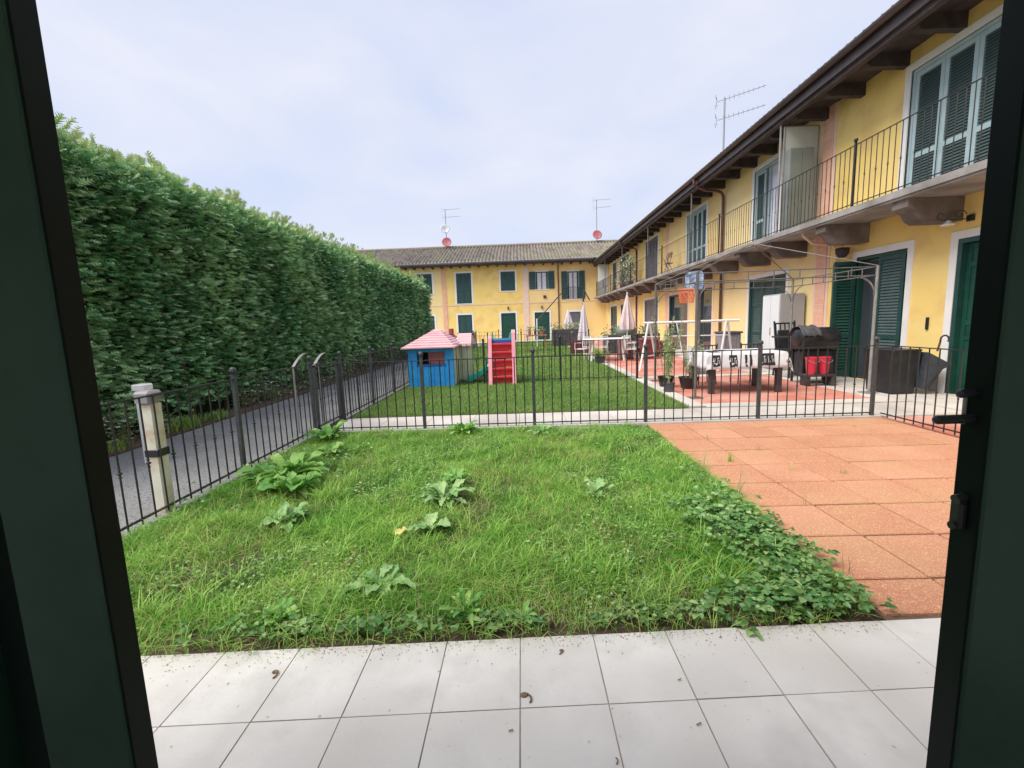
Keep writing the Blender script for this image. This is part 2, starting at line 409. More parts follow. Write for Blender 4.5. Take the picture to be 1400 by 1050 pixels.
# kerb line under the garden railing, cross path, pavement along the house wall
struct(MB().box(-3.0, 6.4, 6.275, 6.40, -.055, .035).build('kerb', M['kerb']))
mb = MB()
for i in range(13):
    mb.cur = random.random(); mb.box(-2.95 + i * .72 + .003, -2.23 + i * .72 - .003, 6.404, 7.36, -.055, .004)
struct(mb.build('cross_path', M['concrete']))
mb = MB()
for j in range(26):
    mb.box(6.42, 7.5, -.5 + j * 1.6 + .004, 1.1 + j * 1.6 - .004, -.055, .012)
struct(mb.build('pavement', M['concrete']))
sheet('path', M['asphalt'], -5.25, -3.12, -3, 36, 0, .055)
sheet('path_edge', M['asphalt'], -3.12, -3.0, -3, 6.275, .006, .06)
sheet('path_edge', M['asphalt'], -3.12, -3.0, 7.37, 34, .006, .06)
sheet('hedge_bed', M['mulch'], -7.4, -5.25, -3, 34, .03, .08)
# neighbour gardens: turf, beige border, red terrace
GY = [(7.42, 11.2), (11.4, 19.3), (19.5, 29.0), (29.2, 36.5)]
mbt = MB(); mbr = MB(); mbk = MB()
for k, (y0, y1) in enumerate(GY):
    mbt.box(-2.97, 2.78, y0, y1, -.055, .0)
    mbk.box(2.785, 3.05, y0, y1, -.055, .028)
    n = int((y1 - y0) / .5)
    for i in range(6):
        for j in range(n):
            mbr.cur = random.random()
            if k == 0 and (y0 + .45 + j * .5 > 11.0): continue
            mbr.box(3.055 + i * .5 + .003, 3.555 + i * .5 - .003, y0 + .35 + j * .5 + .003, y0 + .85 + j * .5 - .003, -.055, .010)
    mbk.box(3.055, 6.05, y0, y0 + .345, -.055, .006)
    mbk.box(6.06, 6.415, y0, y1, -.055, .004)
struct(mbt.build('turf_soil', M['under'])); struct(mbr.build('red_terrace', M['rtile2'])); struct(mbk.build('terrace_border', M['concrete']))
sheet('far_pavement', M['concrete'], -12, 6.0, 36.8, 39.95, .01, .06)

# ================================================================== GRASS
def inset(P, f): return P[f]
n = 150000
P = np.stack([RG.uniform(-3.0, 1.75, n), RG.uniform(1.84, 6.27, n), np.full(n, -.015)], 1)
edg = 1.955 + .043 * P[:, 0]
dns = lowfreq(P[:, 0], P[:, 1], 3, 4.0)
keep = (P[:, 1] > edg + .06) & (RG.random(n) < np.clip(.0 + (P[:, 1] - edg - .04) * 5.0, 0, 1)) & (RG.random(n) < np.clip(.85 + .35 * dns, .35, 1))
P = P[keep]; dns = dns[keep]; n = len(P)
hh = lowfreq(P[:, 0], P[:, 1], 5, 3.0)
H = (.055 + .055 * RG.random(n) ** 1.3 + .035 * np.clip(hh, -1, 1)).clip(.025, .18)
rn = np.clip(RG.beta(.55, 1.3, n) + .18 * lowfreq(P[:, 0], P[:, 1], 8, 5.0), 0, 1)
gr = npmesh('lawn_grass', M['grass'], *blades(P, H, RG.uniform(.0024, .0062, n), RG.uniform(.25, 1.7, n), rn))
struct(gr, 'stuff'); tag(gr, 'uneven bright green grass filling the near lawn', 'grass')
# dry brownish blades lying through the lawn
n = 9000
P = np.stack([RG.uniform(-3.0, 1.74, n), RG.uniform(1.9, 6.2, n), RG.uniform(.0, .03, n)], 1)
P = P[(P[:, 1] > 1.98 + .043 * P[:, 0]) & ((lowfreq(P[:, 0], P[:, 1], 61, 4.5) > .1) | (P[:, 1] < 2.15 + .043 * P[:, 0]))]; n = len(P)
gr = npmesh('dry_grass', M['drygrass'], *blades(P, RG.uniform(.05, .12, n), RG.uniform(.0018, .004, n), RG.uniform(.8, 2.2, n), RG.random(n)))
struct(gr, 'stuff'); tag(gr, 'dry straw-coloured blades lying between the green grass of the near lawn', 'dry grass')
# tall tufts
cs = []
for i in range(520):
    x, y = RG.uniform(-2.95, 1.7), RG.uniform(2.1, 6.2); k = RG.integers(14, 40)
    c = np.stack([RG.normal(x, .035, k), RG.normal(y, .035, k), np.full(k, -.01)], 1); cs.append(c)
P = np.concatenate(cs); P = P[(P[:, 1] > 2.0 + .043 * P[:, 0]) & (P[:, 0] > -3) & (P[:, 0] < 1.72)]; n = len(P)
gr = npmesh('grass_tufts', M['grass'], *blades(P, RG.uniform(.09, .20, n), RG.uniform(.0035, .008, n), RG.uniform(.3, 1.4, n), RG.random(n) * .7))
struct(gr, 'stuff'); tag(gr, 'taller arching tufts of grass scattered over the near lawn', 'grass tufts')
# small-leaved clover-like undergrowth through the lawn
n = 22000
P = np.stack([RG.uniform(-3, 1.72, n), RG.uniform(2.0, 6.25, n), RG.uniform(.01, .055, n)], 1)
m_ = (lowfreq(P[:, 0], P[:, 1], 21, 3.5) + .5 * (P[:, 1] > 5.2) > .35) & (P[:, 1] > 2.02 + .043 * P[:, 0]); P = P[m_]; n = len(P)
th = RG.uniform(0, 2 * PI, n)
cl = npmesh('low_weeds', M['cover'], *leaves(P, np.stack([np.cos(th), np.sin(th), RG.uniform(0, .5, n)], 1), np.stack([RG.normal(0, .3, n), RG.normal(0, .3, n), np.ones(n)], 1), RG.uniform(.012, .038, n), RG.uniform(.009, .022, n), RG.random(n)))
struct(cl, 'stuff'); tag(cl, 'small round-leaved weeds mixed into the near lawn', 'weeds')
# neighbour turf
def turf(y0, y1, n, h0, h1, wd, name, label):
    P = np.stack([RG.uniform(-2.9, 2.78, n), RG.uniform(y0, y1, n), np.zeros(n)], 1)
    rn = np.clip(RG.beta(1.6, 2.6, n) + .2 * lowfreq(P[:, 0], P[:, 1], 31, 1.5), 0, 1)
    o = npmesh(name, M['grass2'], *blades(P, RG.uniform(h0, h1, n), np.full(n, wd), RG.uniform(.1, .9, n), rn))
    struct(o, 'stuff'); tag(o, label, 'grass')
turf(7.44, 11.2, 62000, .03, .075, .008, 'neighbour_grass', 'trimmed grass behind the front railing, around the playhouse side')
turf(11.4, 19.3, 42000, .04, .08, .016, 'neighbour_grass', 'mown grass beyond the slide and second railing')
turf(19.5, 36.4, 30000, .05, .09, .03, 'neighbour_grass', 'far strip of grass in front of the far house row')
# straggling blades over the tile edge
n = 520; x = RG.uniform(-2.0, 1.5, n)
P = np.stack([x, 1.965 + .043 * x + RG.uniform(.0, .08, n), np.full(n, -.005)], 1)
o = npmesh('edge_grass', M['grass'], *blades(P, RG.uniform(.05, .16, n), RG.uniform(.003, .005, n), RG.uniform(.6, 1.6, n), RG.random(n) * .8))
struct(o, 'stuff'); tag(o, 'long grass blades leaning out along the white tile edge', 'grass')
# leafy ground cover along the patio edge and the tile edge
cs = []
def patch(cx, cy, sx, sy, k, z1):
    p = np.stack([RG.normal(cx, sx, k), RG.normal(cy, sy, k), RG.uniform(.02, z1, k)], 1); cs.append(p)
patch(1.52, 2.6, .12, .30, 380, .11); patch(1.34, 2.18, .19, .08, 340, .10); patch(1.60, 3.5, .08, .45, 260, .09); patch(.8, 2.10, .2, .05, 60, .06)
patch(1.40, 3.1, .14, .2, 350, .13); patch(-1.2, 2.02, .35, .04, 60, .06); patch(-.35, 2.06, .3, .03, 45, .06); patch(-2.4, 4.9, .3, .5, 200, .12)
P = np.concatenate(cs); P = P[(P[:, 1] > 1.99 + .043 * P[:, 0]) & (P[:, 0] < 1.80)]; n = len(P)
sc_ = RG.uniform(.6, 1.25, n); th = RG.uniform(0, 2 * PI, n); parts = []
for q in (-1.15, 0, 1.15):
    d = np.stack([np.cos(th + q), np.sin(th + q), RG.uniform(-.1, .35, n)], 1)
    parts.append(leaves(P, d, np.stack([RG.normal(0, .5, n), RG.normal(-.1, .5, n), np.ones(n)], 1), RG.uniform(.028, .050, n) * sc_, RG.uniform(.020, .036, n) * sc_, np.clip(RG.beta(.7, 1.9, n), 0, 1)))
o = npmesh('ground_cover', M['cover'], *cat(*parts))
struct(o, 'stuff'); tag(o, 'dark glossy three-part leaves creeping along the lawn corner by the patio', 'ground cover')

# soil crumbs and dry bits spilt on the tiles along the lawn edge
n = 900; x = RG.uniform(-1.95, 1.7, n); off = RG.exponential(.035, n)
P = np.stack([x, 1.968 + .043 * x - off, np.full(n, .002)], 1); th = RG.uniform(0, 6.3, n)
o = npmesh('soil_crumbs', M['deadleaf'], *leaves(P, np.stack([np.cos(th), np.sin(th), RG.uniform(0, .3, n)], 1), np.stack([RG.normal(0, .3, n), RG.normal(0, .3, n), np.ones(n)], 1), RG.uniform(.002, .010, n), RG.uniform(.0015, .005, n), RG.random(n), .3, .0))
struct(o, 'stuff'); tag(o, 'brown soil crumbs and dry bits spilt on the white tiles by the lawn', 'soil crumbs')
# ------------------------------------------------------------------ broad-leaved weeds
def bigleaf(mb, base, ang, ln, wd, rise, droop, wav=.12):
    k = 11; ph2 = random.uniform(0, 6); side = Vector((-math.sin(ang), math.cos(ang), 0)); fw = Vector((math.cos(ang), math.sin(ang), 0)); ph = random.uniform(0, 6)
    rows_ = []
    stem = ln * .25
    for i in range(k + 1):
        t = i / k
        p = Vector(base) + fw * (stem * .7 + ln * t * .92) + Vector((0, 0, rise * (1 - (1 - t) ** 1.6) * 1.1 + .01 - droop * t * t * ln))
        w_ = wd * (math.sin(PI * min(1, (t * .88 + .09))) ** .75) * .5
        w_ *= 1 + .13 * math.sin(ph2 + i * 2.4) + .08 * math.sin(ph2 * 2 + i * 4.1)
        if i == k: w_ = .002
        wv = wav * wd * (math.sin(ph + t * 9) + .6 * math.sin(ph * 3 + t * 19))
        rows_.append([p - side * w_ + Vector((0, 0, w_ * .30 + wv)), p - side * w_ * .5 + Vector((0, 0, w_ * .14)), p - Vector((0, 0, w_ * .12)), p + side * w_ * .5 + Vector((0, 0, w_ * .14)), p + side * w_ + Vector((0, 0, w_ * .30 - wv))])
    vs = [q for r_ in rows_ for q in r_]; fs = []
    for i in range(k):
        for j in range(4):
            fs.append((i * 5 + j, i * 5 + j + 1, i * 5 + 6 + j, i * 5 + 5 + j))
    mb.cur = random.random() ** 1.6; mb.add(vs, fs)
def weed(x, y, nl, ln, wd, rise, label, m='dock', group=None, name='broadleaf_weed', droop=.25, a0=0, a1=2 * PI):
    rise *= .78; wd *= .88; nl = int(nl * 1.2)
    t = thing(name, label, 'weed', (x, y, 0), 0, group)
    mb = MB(); ms = MB()
    nl = int(nl * 1.35)
    for i in range(nl):
        a_ = a0 + (a1 - a0) * (i + random.uniform(-.3, .3)) / nl; l_ = ln * random.uniform(.45, 1.12); rs = rise * random.uniform(.4, 1.25)
        bx, by = x + random.gauss(0, ln * .09), y + random.gauss(0, ln * .09)
        bigleaf(mb, (bx, by, rs * .25), a_, l_, wd * random.uniform(.55, 1.0), rs, droop)
        ms.bar((x, y, 0), (bx + math.cos(a_) * l_ * .18, by + math.sin(a_) * l_ * .18, rs * .3 + .015), .004, 5)
    mb.build('leaf_cluster', M[m], t, smooth=True); ms.build('stem', M['stem'], t)
    return t
weed(-2.45, 4.35, 17, .40, .21, .22, 'largest spreading dock plant with broad leaves beside the left railing post')
weed(-2.15, 3.95, 12, .30, .17, .17, 'broad-leaved dock plant just in front of the largest one')
weed(-1.90, 3.32, 13, .21, .11, .11, 'pale grey-green leafy weed below the big dock plants', 'sage')
weed(-.70, 3.68, 15, .25, .10, .13, 'dark crinkled leafy weed in the middle of the lawn', 'sage')
weed(-.66, 4.10, 8, .19, .09, .12, 'small leafy weed just behind the middle weed', 'dock')
weed(-.72, 3.12, 6, .17, .12, .08, 'low weed with round pale leaves below the middle weed', 'sage')
weed(.60, 3.72, 6, .19, .12, .11, 'lone pale round-leaved weed on the right half of the lawn', 'sage')
weed(-.87, 2.42, 8, .20, .12, .07, 'flat pale-leaved weed near the white tile edge', 'sage')
weed(-.82, 6.02, 15, .22, .12, .17, 'yellow-green bushy weed against the back railing', 'dock')
weed(.25, 5.95, 9, .20, .10, .09, 'low pale weed against the back railing right of the bushy one', 'sage')
weed(-2.65, 5.85, 13, .28, .14, .26, 'tall dark weed in the far left lawn corner by the gate', 'dock')
weed(-2.35, 5.15, 9, .22, .13, .12, 'light green weed between the far corner weed and the largest dock', 'dock')
weed(-.05, 2.09, 11, .10, .035, .06, 'small narrow-leaved rosette at the soil edge, right of the other', 'dock')
weed(-.34, 2.12, 13, .13, .04, .09, 'narrow-leaved rosette at the soil edge, left of the other', 'dock')
weed(-1.30, 2.12, 9, .11, .06, .07, 'oval-leaved weed at the soil edge near the left door', 'dock')
weed(1.05, 1.99, 4, .075, .05, .01, 'dark trailing leaf lying on the white tile edge', 'cover')
o = MB(); bigleaf(o, (-.93, 2.92, .06), .8, .10, .07, .02, .1); ob = o.build('yellow_leaf', M['yellowleaf'], smooth=True); tag(ob, 'single yellowed leaf lying in the lawn left of the middle weed', 'leaf')
# sprigs in the patio joints
def sprig(x, y, k, h, label, m='grass'):
    P = np.stack([RG.normal(x, .015, k), RG.normal(y, .015, k), np.full(k, .0)], 1)
    V, F_, r_ = blades(P, RG.uniform(h * .5, h, k), np.full(k, .005), RG.uniform(.05, .6, k), RG.random(k))
    V = V - np.array([x, y, 0]); o = npmesh('grass_sprig', M[m], V, F_, r_); o.location = (x, y, 0); tag(o, label, 'weed', 'sprigs growing in the patio joints')
sprig(2.10, 4.50, 22, .16, 'fullest green grass sprig on the patio, near the back railing')
sprig(2.57, 4.19, 5, .18, 'thin upright sprig right of the fullest patio sprig')
sprig(2.95, 4.05, 9, .14, 'low spreading sprig in the middle of the patio', 'bedleaf')
sprig(2.17, 3.39, 3, .24, 'single tall stalk in a patio joint')
sprig(1.80, 2.42, 6, .20, 'stalk in the patio joint nearest the house', 'bedleaf')
sprig(2.59, 4.85, 6, .14, 'thin brownish sprig near the back railing', 'bedleaf')
sprig(2.25, 5.45, 7, .10, 'short dry sprig close to the railing post', 'bedleaf')
sprig(1.75, 3.58, 8, .38, 'tallest weedy stalks at the lawn and patio border', 'bedleaf')
sprig(1.76, 4.30, 7, .30, 'brown-tipped stalks at the border farther from the house', 'bedleaf')
sprig(4.30, 5.80, 20, .05, 'flat dry tuft by the corner of the patio', 'bedleaf')
# leaf bits on the white tiles
for (x, y, s_, lab) in [(-.035, 1.635, .035, 'dark curled leaf on the tile joint in the centre'), (-.08, 1.47, .016, 'small dark curl on the tile below the centre joint'),
                        (.62, 1.49, .018, 'small hooked bit of debris on the tiles right of centre'), (.62, 1.70, .014, 'dark speck of debris above the tile joint, right of centre'), (-1.14, 1.78, .03, 'thin dark stalk on the left tiles'), (.14, 1.88, .022, 'pale brown round leaf near the lawn edge'), (.28, 1.36, .014, 'dark speck low on the tiles')]:
    mb = MB(); a_ = random.uniform(0, 6); pts = []
    for i in range(6):
        t_ = i / 5; pts.append((x + s_ * (math.cos(a_) * t_ + .5 * math.sin(3 * t_)), y + s_ * (math.sin(a_) * t_ + .3 * math.cos(3 * t_)), .003 + .004 * math.sin(t_ * 3)))
    mb.path(pts, s_ * .09 + .0007, 5)
    if s_ > .02: mb.lathe([(s_ * .05, -.001), (s_ * .4, .002), (s_ * .3, .005)], (x, y, .001), 7, sx=1.3)
    tag(mb.build('leaf_debris', M['deadleaf']), lab, 'debris', 'bits of dead leaf on the white tiles')

# ================================================================== HEDGE
HT = 4.03
def hface(y, z):            # distance of the clipped face from X=-5.7, bumpy
    return -5.68 + .05 * lowfreq(y, z * 1.6, 40, 1.6) + .06 * lowfreq(y * .8, z * 2.0, 41, 6.0)
hedge = thing('hedge', 'tall dense clipped cypress hedge along the left path', 'hedge', (-6.2, 15, 0))
parts = []
ntot = 64000
u = RG.random(ntot)
y = 3.6 + 24.6 * u ** 1.35
z = .28 + (HT - .28) * RG.random(ntot) ** .95
keep = RG.random(ntot) < np.clip(.55 + (z - .2) * 1.2 + .25 * lowfreq(y, z, 46, 2), 0, 1)
y, z = y[keep], z[keep]; n = len(y)
x = hface(y, z) - RG.random(n) ** 1.3 * .36 + .07
x -= np.clip(z - (HT - .45), 0, 1) ** 2 * .9 + np.clip(.9 - z, 0, 1) * .10
P = np.stack([x, y, z], 1)
D = np.stack([.7 + RG.normal(0, .25, n), RG.normal(-.1, 1.0, n), RG.normal(.12, .18, n) + .4 * (z > HT - .3)], 1)
N = np.stack([RG.normal(.45, .45, n), RG.normal(0, .45, n), np.ones(n)], 1)
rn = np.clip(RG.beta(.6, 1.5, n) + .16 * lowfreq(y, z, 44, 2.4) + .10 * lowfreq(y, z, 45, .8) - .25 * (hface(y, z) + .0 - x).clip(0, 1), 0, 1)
parts.append(sprays(P, D, N, RG.uniform(.07, .145, n) * (1 + .020 * y), rn, 4))
# top surface
n = 9000; y = 3.4 + 24.8 * RG.random(n) ** 1.3
P = np.stack([RG.uniform(-7.1, -5.75, n), y, HT + .06 * lowfreq(y, y * 0, 47, 2) + RG.uniform(-.08, .05, n)], 1)
D = np.stack([RG.normal(.3, .5, n), RG.normal(0, .6, n), RG.uniform(.1, 1.0, n)], 1)
parts.append(sprays(P, D, np.stack([RG.normal(.3, .5, n), RG.normal(0, .3, n), np.ones(n) * .7], 1), RG.uniform(.08, .16, n), np.clip(RG.beta(2, 2, n) + .1, 0, 1), 4))
# far end
n = 2500
P = np.stack([RG.uniform(-7.1, -5.75, n), 28.2 + RG.normal(0, .06, n), RG.uniform(.3, HT, n)], 1)
parts.append(sprays(P, np.stack([RG.normal(0, .5, n), np.ones(n), RG.normal(0, .3, n)], 1), np.stack([RG.normal(0, .3, n), RG.normal(.3, .3, n), np.ones(n)], 1), RG.uniform(.16, .3, n), RG.random(n) * .5, 4))
# near end
P = np.stack([RG.uniform(-7.1, -5.75, n), 3.45 + RG.normal(0, .06, n), RG.uniform(.3, HT, n)], 1)
parts.append(sprays(P, np.stack([RG.normal(0, .5, n), -np.ones(n), RG.normal(0, .3, n)], 1), np.stack([RG.normal(0, .3, n), RG.normal(-.3, .3, n), np.ones(n)], 1), RG.uniform(.16, .3, n), RG.random(n) * .5, 4))
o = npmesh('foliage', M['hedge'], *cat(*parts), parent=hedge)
# wispy top growth
n = 3000; y = 3.4 + 24.6 * RG.random(n) ** 1.25; z = HT + .02 + RG.random(n) ** 2.0 * .26 * (1 + .6 * lowfreq(y, y * 0, 48, 3)).clip(.1, 2)
P = np.stack([RG.uniform(-6.3, -5.78, n), y, z], 1)
D = np.stack([RG.normal(.25, .35, n), RG.normal(.2, .6, n), RG.uniform(.3, 1.3, n)], 1)
npmesh('top_growth', M['hedgetip'], *sprays(P, D, np.stack([RG.normal(.8, .4, n), RG.normal(-.5, .5, n), np.ones(n) * .3], 1), RG.uniform(.07, .19, n), RG.random(n), 5), parent=hedge)
# dark inner mass following the bumps
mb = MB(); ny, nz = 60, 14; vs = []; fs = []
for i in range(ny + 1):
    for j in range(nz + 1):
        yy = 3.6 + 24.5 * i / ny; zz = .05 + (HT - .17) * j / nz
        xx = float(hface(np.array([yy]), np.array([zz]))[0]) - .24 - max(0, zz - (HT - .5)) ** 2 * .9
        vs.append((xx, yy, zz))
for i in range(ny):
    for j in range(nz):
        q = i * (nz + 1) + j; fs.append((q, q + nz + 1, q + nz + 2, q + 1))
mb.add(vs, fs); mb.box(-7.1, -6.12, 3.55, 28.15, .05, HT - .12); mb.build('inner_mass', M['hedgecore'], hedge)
for i in range(26):
    yy = 3.8 + i * .95; mb = MB(); p = Vector((-5.84 + random.uniform(-.05, .05), yy, 0)); r_ = random.uniform(.04, .06)
    for k in range(4):
        q = p + Vector((random.uniform(-.04, .04), random.uniform(-.05, .05), .25)); mb.bar(p, q, r_, 8, r_ * .9); p = q; r_ *= .9
    mb.build('trunk', M['bark'], hedge)
# planting along the foot of the hedge
n = 6500; yb = 3.6 + 21 * RG.random(n) ** 1.2
dn = lowfreq(yb, yb * 0, 51, 1.2)
P = np.stack([-5.50 - RG.random(n) * .55, yb, .03 + RG.random(n) * (.16 + .20 * np.clip(dn + .4, 0, 1.4))], 1); P = P[dn > -.5]; n = len(P)
th = RG.uniform(0, 2 * PI, n)
o = npmesh('bed_plants', M['bedleaf'], *leaves(P, np.stack([np.cos(th), np.sin(th), RG.uniform(0, .8, n)], 1), np.stack([RG.normal(.3, .4, n), RG.normal(0, .4, n), np.ones(n)], 1), RG.uniform(.04, .09, n), RG.uniform(.025, .055, n), RG.random(n)))
struct(o, 'stuff'); tag(o, 'low leafy planting in the brown bed under the hedge', 'plants')
for k_, (yy, cnt, hgt) in enumerate([(5.6, 90, .22), (6.9, 240, .30), (7.6, 150, .22)]):
    n = cnt
    P = np.stack([RG.normal(-5.38, .07, n), RG.normal(yy, .14, n), np.full(n, .02)], 1)
    V, F_, r_ = blades(P, RG.uniform(.5, 1, n) * hgt, np.full(n, .014), RG.uniform(.3, 1.1, n), RG.random(n))
    o = npmesh('strappy_plant', M['grassedge'], V - np.array([-5.38, yy, 0]), F_, r_); o.location = (-5.38, yy, 0)
    tag(o, ['small bright grassy plant at the path edge nearest the house', 'largest bright yellow-green grassy plant at the path edge', 'bright grassy plant beyond the largest one'][k_], 'plant')
for k_, (xx, yy, hh_) in enumerate([(-5.55, 5.9, .42), (-5.65, 5.1, .34), (-5.6, 8.9, .40), (-5.5, 9.6, .45)]):
    t = thing('flowering_plant', ['white-flowered plant under the hedge near the bright grass', 'white flower under the hedge nearest the door', 'pinkish flowering plant under the hedge by the gate', 'pinkish flowering plant just past the gate'][k_], 'plant', (xx, yy, .02))
    ms = MB(); ml = []; mf = MB()
    for i in range(12):
        a_ = random.uniform(0, 6.3); q = (xx + math.cos(a_) * .12, yy + math.sin(a_) * .16, hh_ * random.uniform(.6, 1)); ms.bar((xx, yy, .02), q, .004, 4)
        for j in range(5):
            b_ = 2 * PI * j / 5; mf.cur = random.random(); mf.lathe([(.004, 0), (.017, .004), (.012, .008)], (q[0] + .016 * math.cos(b_), q[1] + .016 * math.sin(b_), q[2]), 5)
    ms.build('stems', M['stem'], t); mf.build('flowers', M['petal'], t)
    n = 160; th = RG.uniform(0, 2 * PI, n)
    P = np.stack([xx + RG.normal(0, .10, n), yy + RG.normal(0, .13, n), RG.uniform(.03, hh_ * .8, n)], 1)
    npmesh('leaves', M['bedleaf'], *leaves(P, np.stack([np.cos(th), np.sin(th), RG.uniform(0, .6, n)], 1), np.stack([RG.normal(0, .4, n), RG.normal(0, .4, n), np.ones(n)], 1), RG.uniform(.03, .06, n), RG.uniform(.02, .035, n), RG.random(n)), parent=t)

# ================================================================== RAILINGS
def railing(name, label, cat, A, B, spacing, first=True, last=True, m='iron', z0=0., h=1.04, pr=.022, bars=.135, group=None, parent=None, collars=True, pm=None, balls=True, nposts=None):
    A = Vector((A[0], A[1], 0)); B = Vector((B[0], B[1], 0)); L = (B - A).length; d = (B - A).normalized()
    k = nposts or max(1, round(L / spacing)); sp = L / k
    if parent is None: t = thing(name, label, cat, ((A.x + B.x) / 2, (A.y + B.y) / 2, z0), 0, group)
    else:
        t = bpy.data.objects.new(name, None); col.objects.link(t); t.parent = parent
        t.location = Vector(((A.x + B.x) / 2, (A.y + B.y) / 2, z0)) - parent.location
    for i in range(k + 1):
        if (i == 0 and not first) or (i == k and not last): continue
        p = A + d * sp * i; mb = MB()
        mb.bbox(p.x - pr, p.x + pr, p.y - pr, p.y + pr, z0, z0 + h + .03, .004)
        if balls:
            mb.lathe([(pr * 1.1, 0), (pr * 1.35, .008), (pr * .7, .016)], (p.x, p.y, z0 + h + .028), 10)
            mb.ball((p.x, p.y, z0 + h + .075), .037, 12)
        mb.build('post', M[pm or m], t)
    for i in range(k):
        a_ = A + d * (sp * i + pr + .0005); b_ = A + d * (sp * (i + 1) - pr - .0005); mb = MB(); nb = max(2, round(sp / bars))
        side = Vector((-d.y, d.x, 0))
        for zz, hw in ((z0 + h - .018, .006), (z0 + .075, .006)):
            c = [a_ - side * .013, a_ + side * .013, b_ + side * .013, b_ - side * .013]
            vs = [(q.x, q.y, zz - hw) for q in c] + [(q.x, q.y, zz + hw) for q in c]
            mb.add(vs, [(0, 1, 2, 3), (7, 6, 5, 4), (0, 4, 5, 1), (1, 5, 6, 2), (2, 6, 7, 3), (3, 7, 4, 0)])
        for j in range(1, nb):
            p = A + d * (sp * i + sp * j / nb)
            mb.bar((p.x, p.y, z0 + .03), (p.x, p.y, z0 + h - .022), .0076, 6)
            if collars and j % 2 == 0:
                for zc, rc in ((-.030, .013), (0, .019), (.030, .013)):
                    mb.ball((p.x, p.y, z0 + h * .47 + zc), rc, 8, .6)
        mb.build('bar_panel', M[m], t)
    return t
railing('railing', 'black iron railing along the left side of the lawn, beside the grey path', 'railing', (-3.03, 1.2), (-3.03, 6.31), 1.63, nposts=3, pm='irongrey')
railing('railing', 'black iron railing across the far end of the lawn and patio', 'railing', (-3.03, 6.335), (4.93, 6.335), 1.6, first=False, nposts=5, pm='irongrey')
railing('railing', 'black iron railing on the right side of the salmon patio', 'railing', (5.02, 6.31), (5.02, .2), 1.55, first=False, nposts=4)
railing('railing', 'black iron railing of the playhouse garden along the path', 'railing', (-3.0, 7.30), (-3.0, 19.3), 1.55, nposts=8, pm='irongrey')
railing('railing', 'black iron railing crossing behind the red slide', 'railing', (-2.9, 11.3), (2.9, 11.3), 1.75, first=False, nposts=3)
railing('railing', 'black iron railing crossing the gardens before the far houses', 'railing', (-2.9, 19.4), (2.9, 19.4), 1.6, first=False, nposts=4, bars=.16, collars=False)
railing('railing', 'far black iron railing along the path near the end of the hedge', 'railing', (-3.0, 19.6), (-3.0, 30), 1.6, bars=.17, collars=False, nposts=6)
railing('railing', 'farthest black iron railing in front of the far house row', 'railing', (-2.9, 29.1), (2.9, 29.1), 1.6, first=False, bars=.18, collars=False, nposts=4)
# garden gate with curved top pieces
t = thing('garden_gate', 'iron garden gate with curved top bars between two ball posts', 'gate', (-3.03, 6.8, 0))
mb = MB(); y0, y1 = 6.42, 7.22
for zz in (.09, .98): mb.box(-3.045, -3.015, y0, y1, zz - .012, zz + .012)
for yy in (y0, y1 - .02): mb.box(-3.05, -3.01, yy, yy + .025, .04, 1.0)
mb.build('gate_frame', M['irongrey'], t)
mb = MB()
for i in range(1, 6):
    yy = y0 + (y1 - y0) * i / 6; top = .98 + .16 * math.sin(PI * i / 6)
    mb.bar((-3.03, yy, .09), (-3.03, yy, top), .006, 6); mb.ball((-3.03, yy, .48), .015, 8)
mb.build('gate_bars', M['iron'], t)
for sx in (-3.03, -3.33):
    mb = MB(); pts = [(y0 + (y1 - y0) * i / 12, .98 + .17 * math.sin(PI * i / 12)) for i in range(7)]
    for (ya, za), (yb_, zb) in zip(pts, pts[1:]):
        mb.add([(sx - .02, ya, za), (sx + .02, ya, za), (sx + .02, yb_, zb), (sx - .02, yb_, zb), (sx - .02, ya, za + .008), (sx + .02, ya, za + .008), (sx + .02, yb_, zb + .008), (sx - .02, yb_, zb + .008)],
               [(0, 1, 2, 3), (4, 5, 6, 7), (0, 1, 5, 4), (2, 3, 7, 6), (0, 3, 7, 4), (1, 2, 6, 5)])
    if sx < -3.1:
        for yy in (y0, y1): mb.bar((sx, yy, 0), (sx, yy, .99), .014, 6)
    mb.build('curved_top', M['galv'], t)

# bollards by the path
t = thing('bollard', 'rusty cream bollard with a black cap and band, beside the left railing', 'bollard', (-3.10, 3.62, 0))
MB().bbox(-3.16, -3.05, 3.56, 3.67, 0, .955, .012).build('post', M['cream'], t)
mb = MB(); mb.bbox(-3.19, -3.045, 3.54, 3.69, .957, 1.055, .02); mb.build('cap', M['stonegrey'], t)
MB().bbox(-3.167, -3.043, 3.553, 3.677, .50, .565, .006).build('band', M['black'], t)
t = thing('bollard', 'taller white plain bollard farther back on the grey path', 'bollard', (-4.45, 5.1, 0))
MB().bbox(-4.51, -4.39, 5.04, 5.16, 0, .88, .012).build('post', M['white'], t)
MB().bbox(-4.525, -4.375, 5.025, 5.175, .882, .95, .012).build('cap', M['trim'], t)

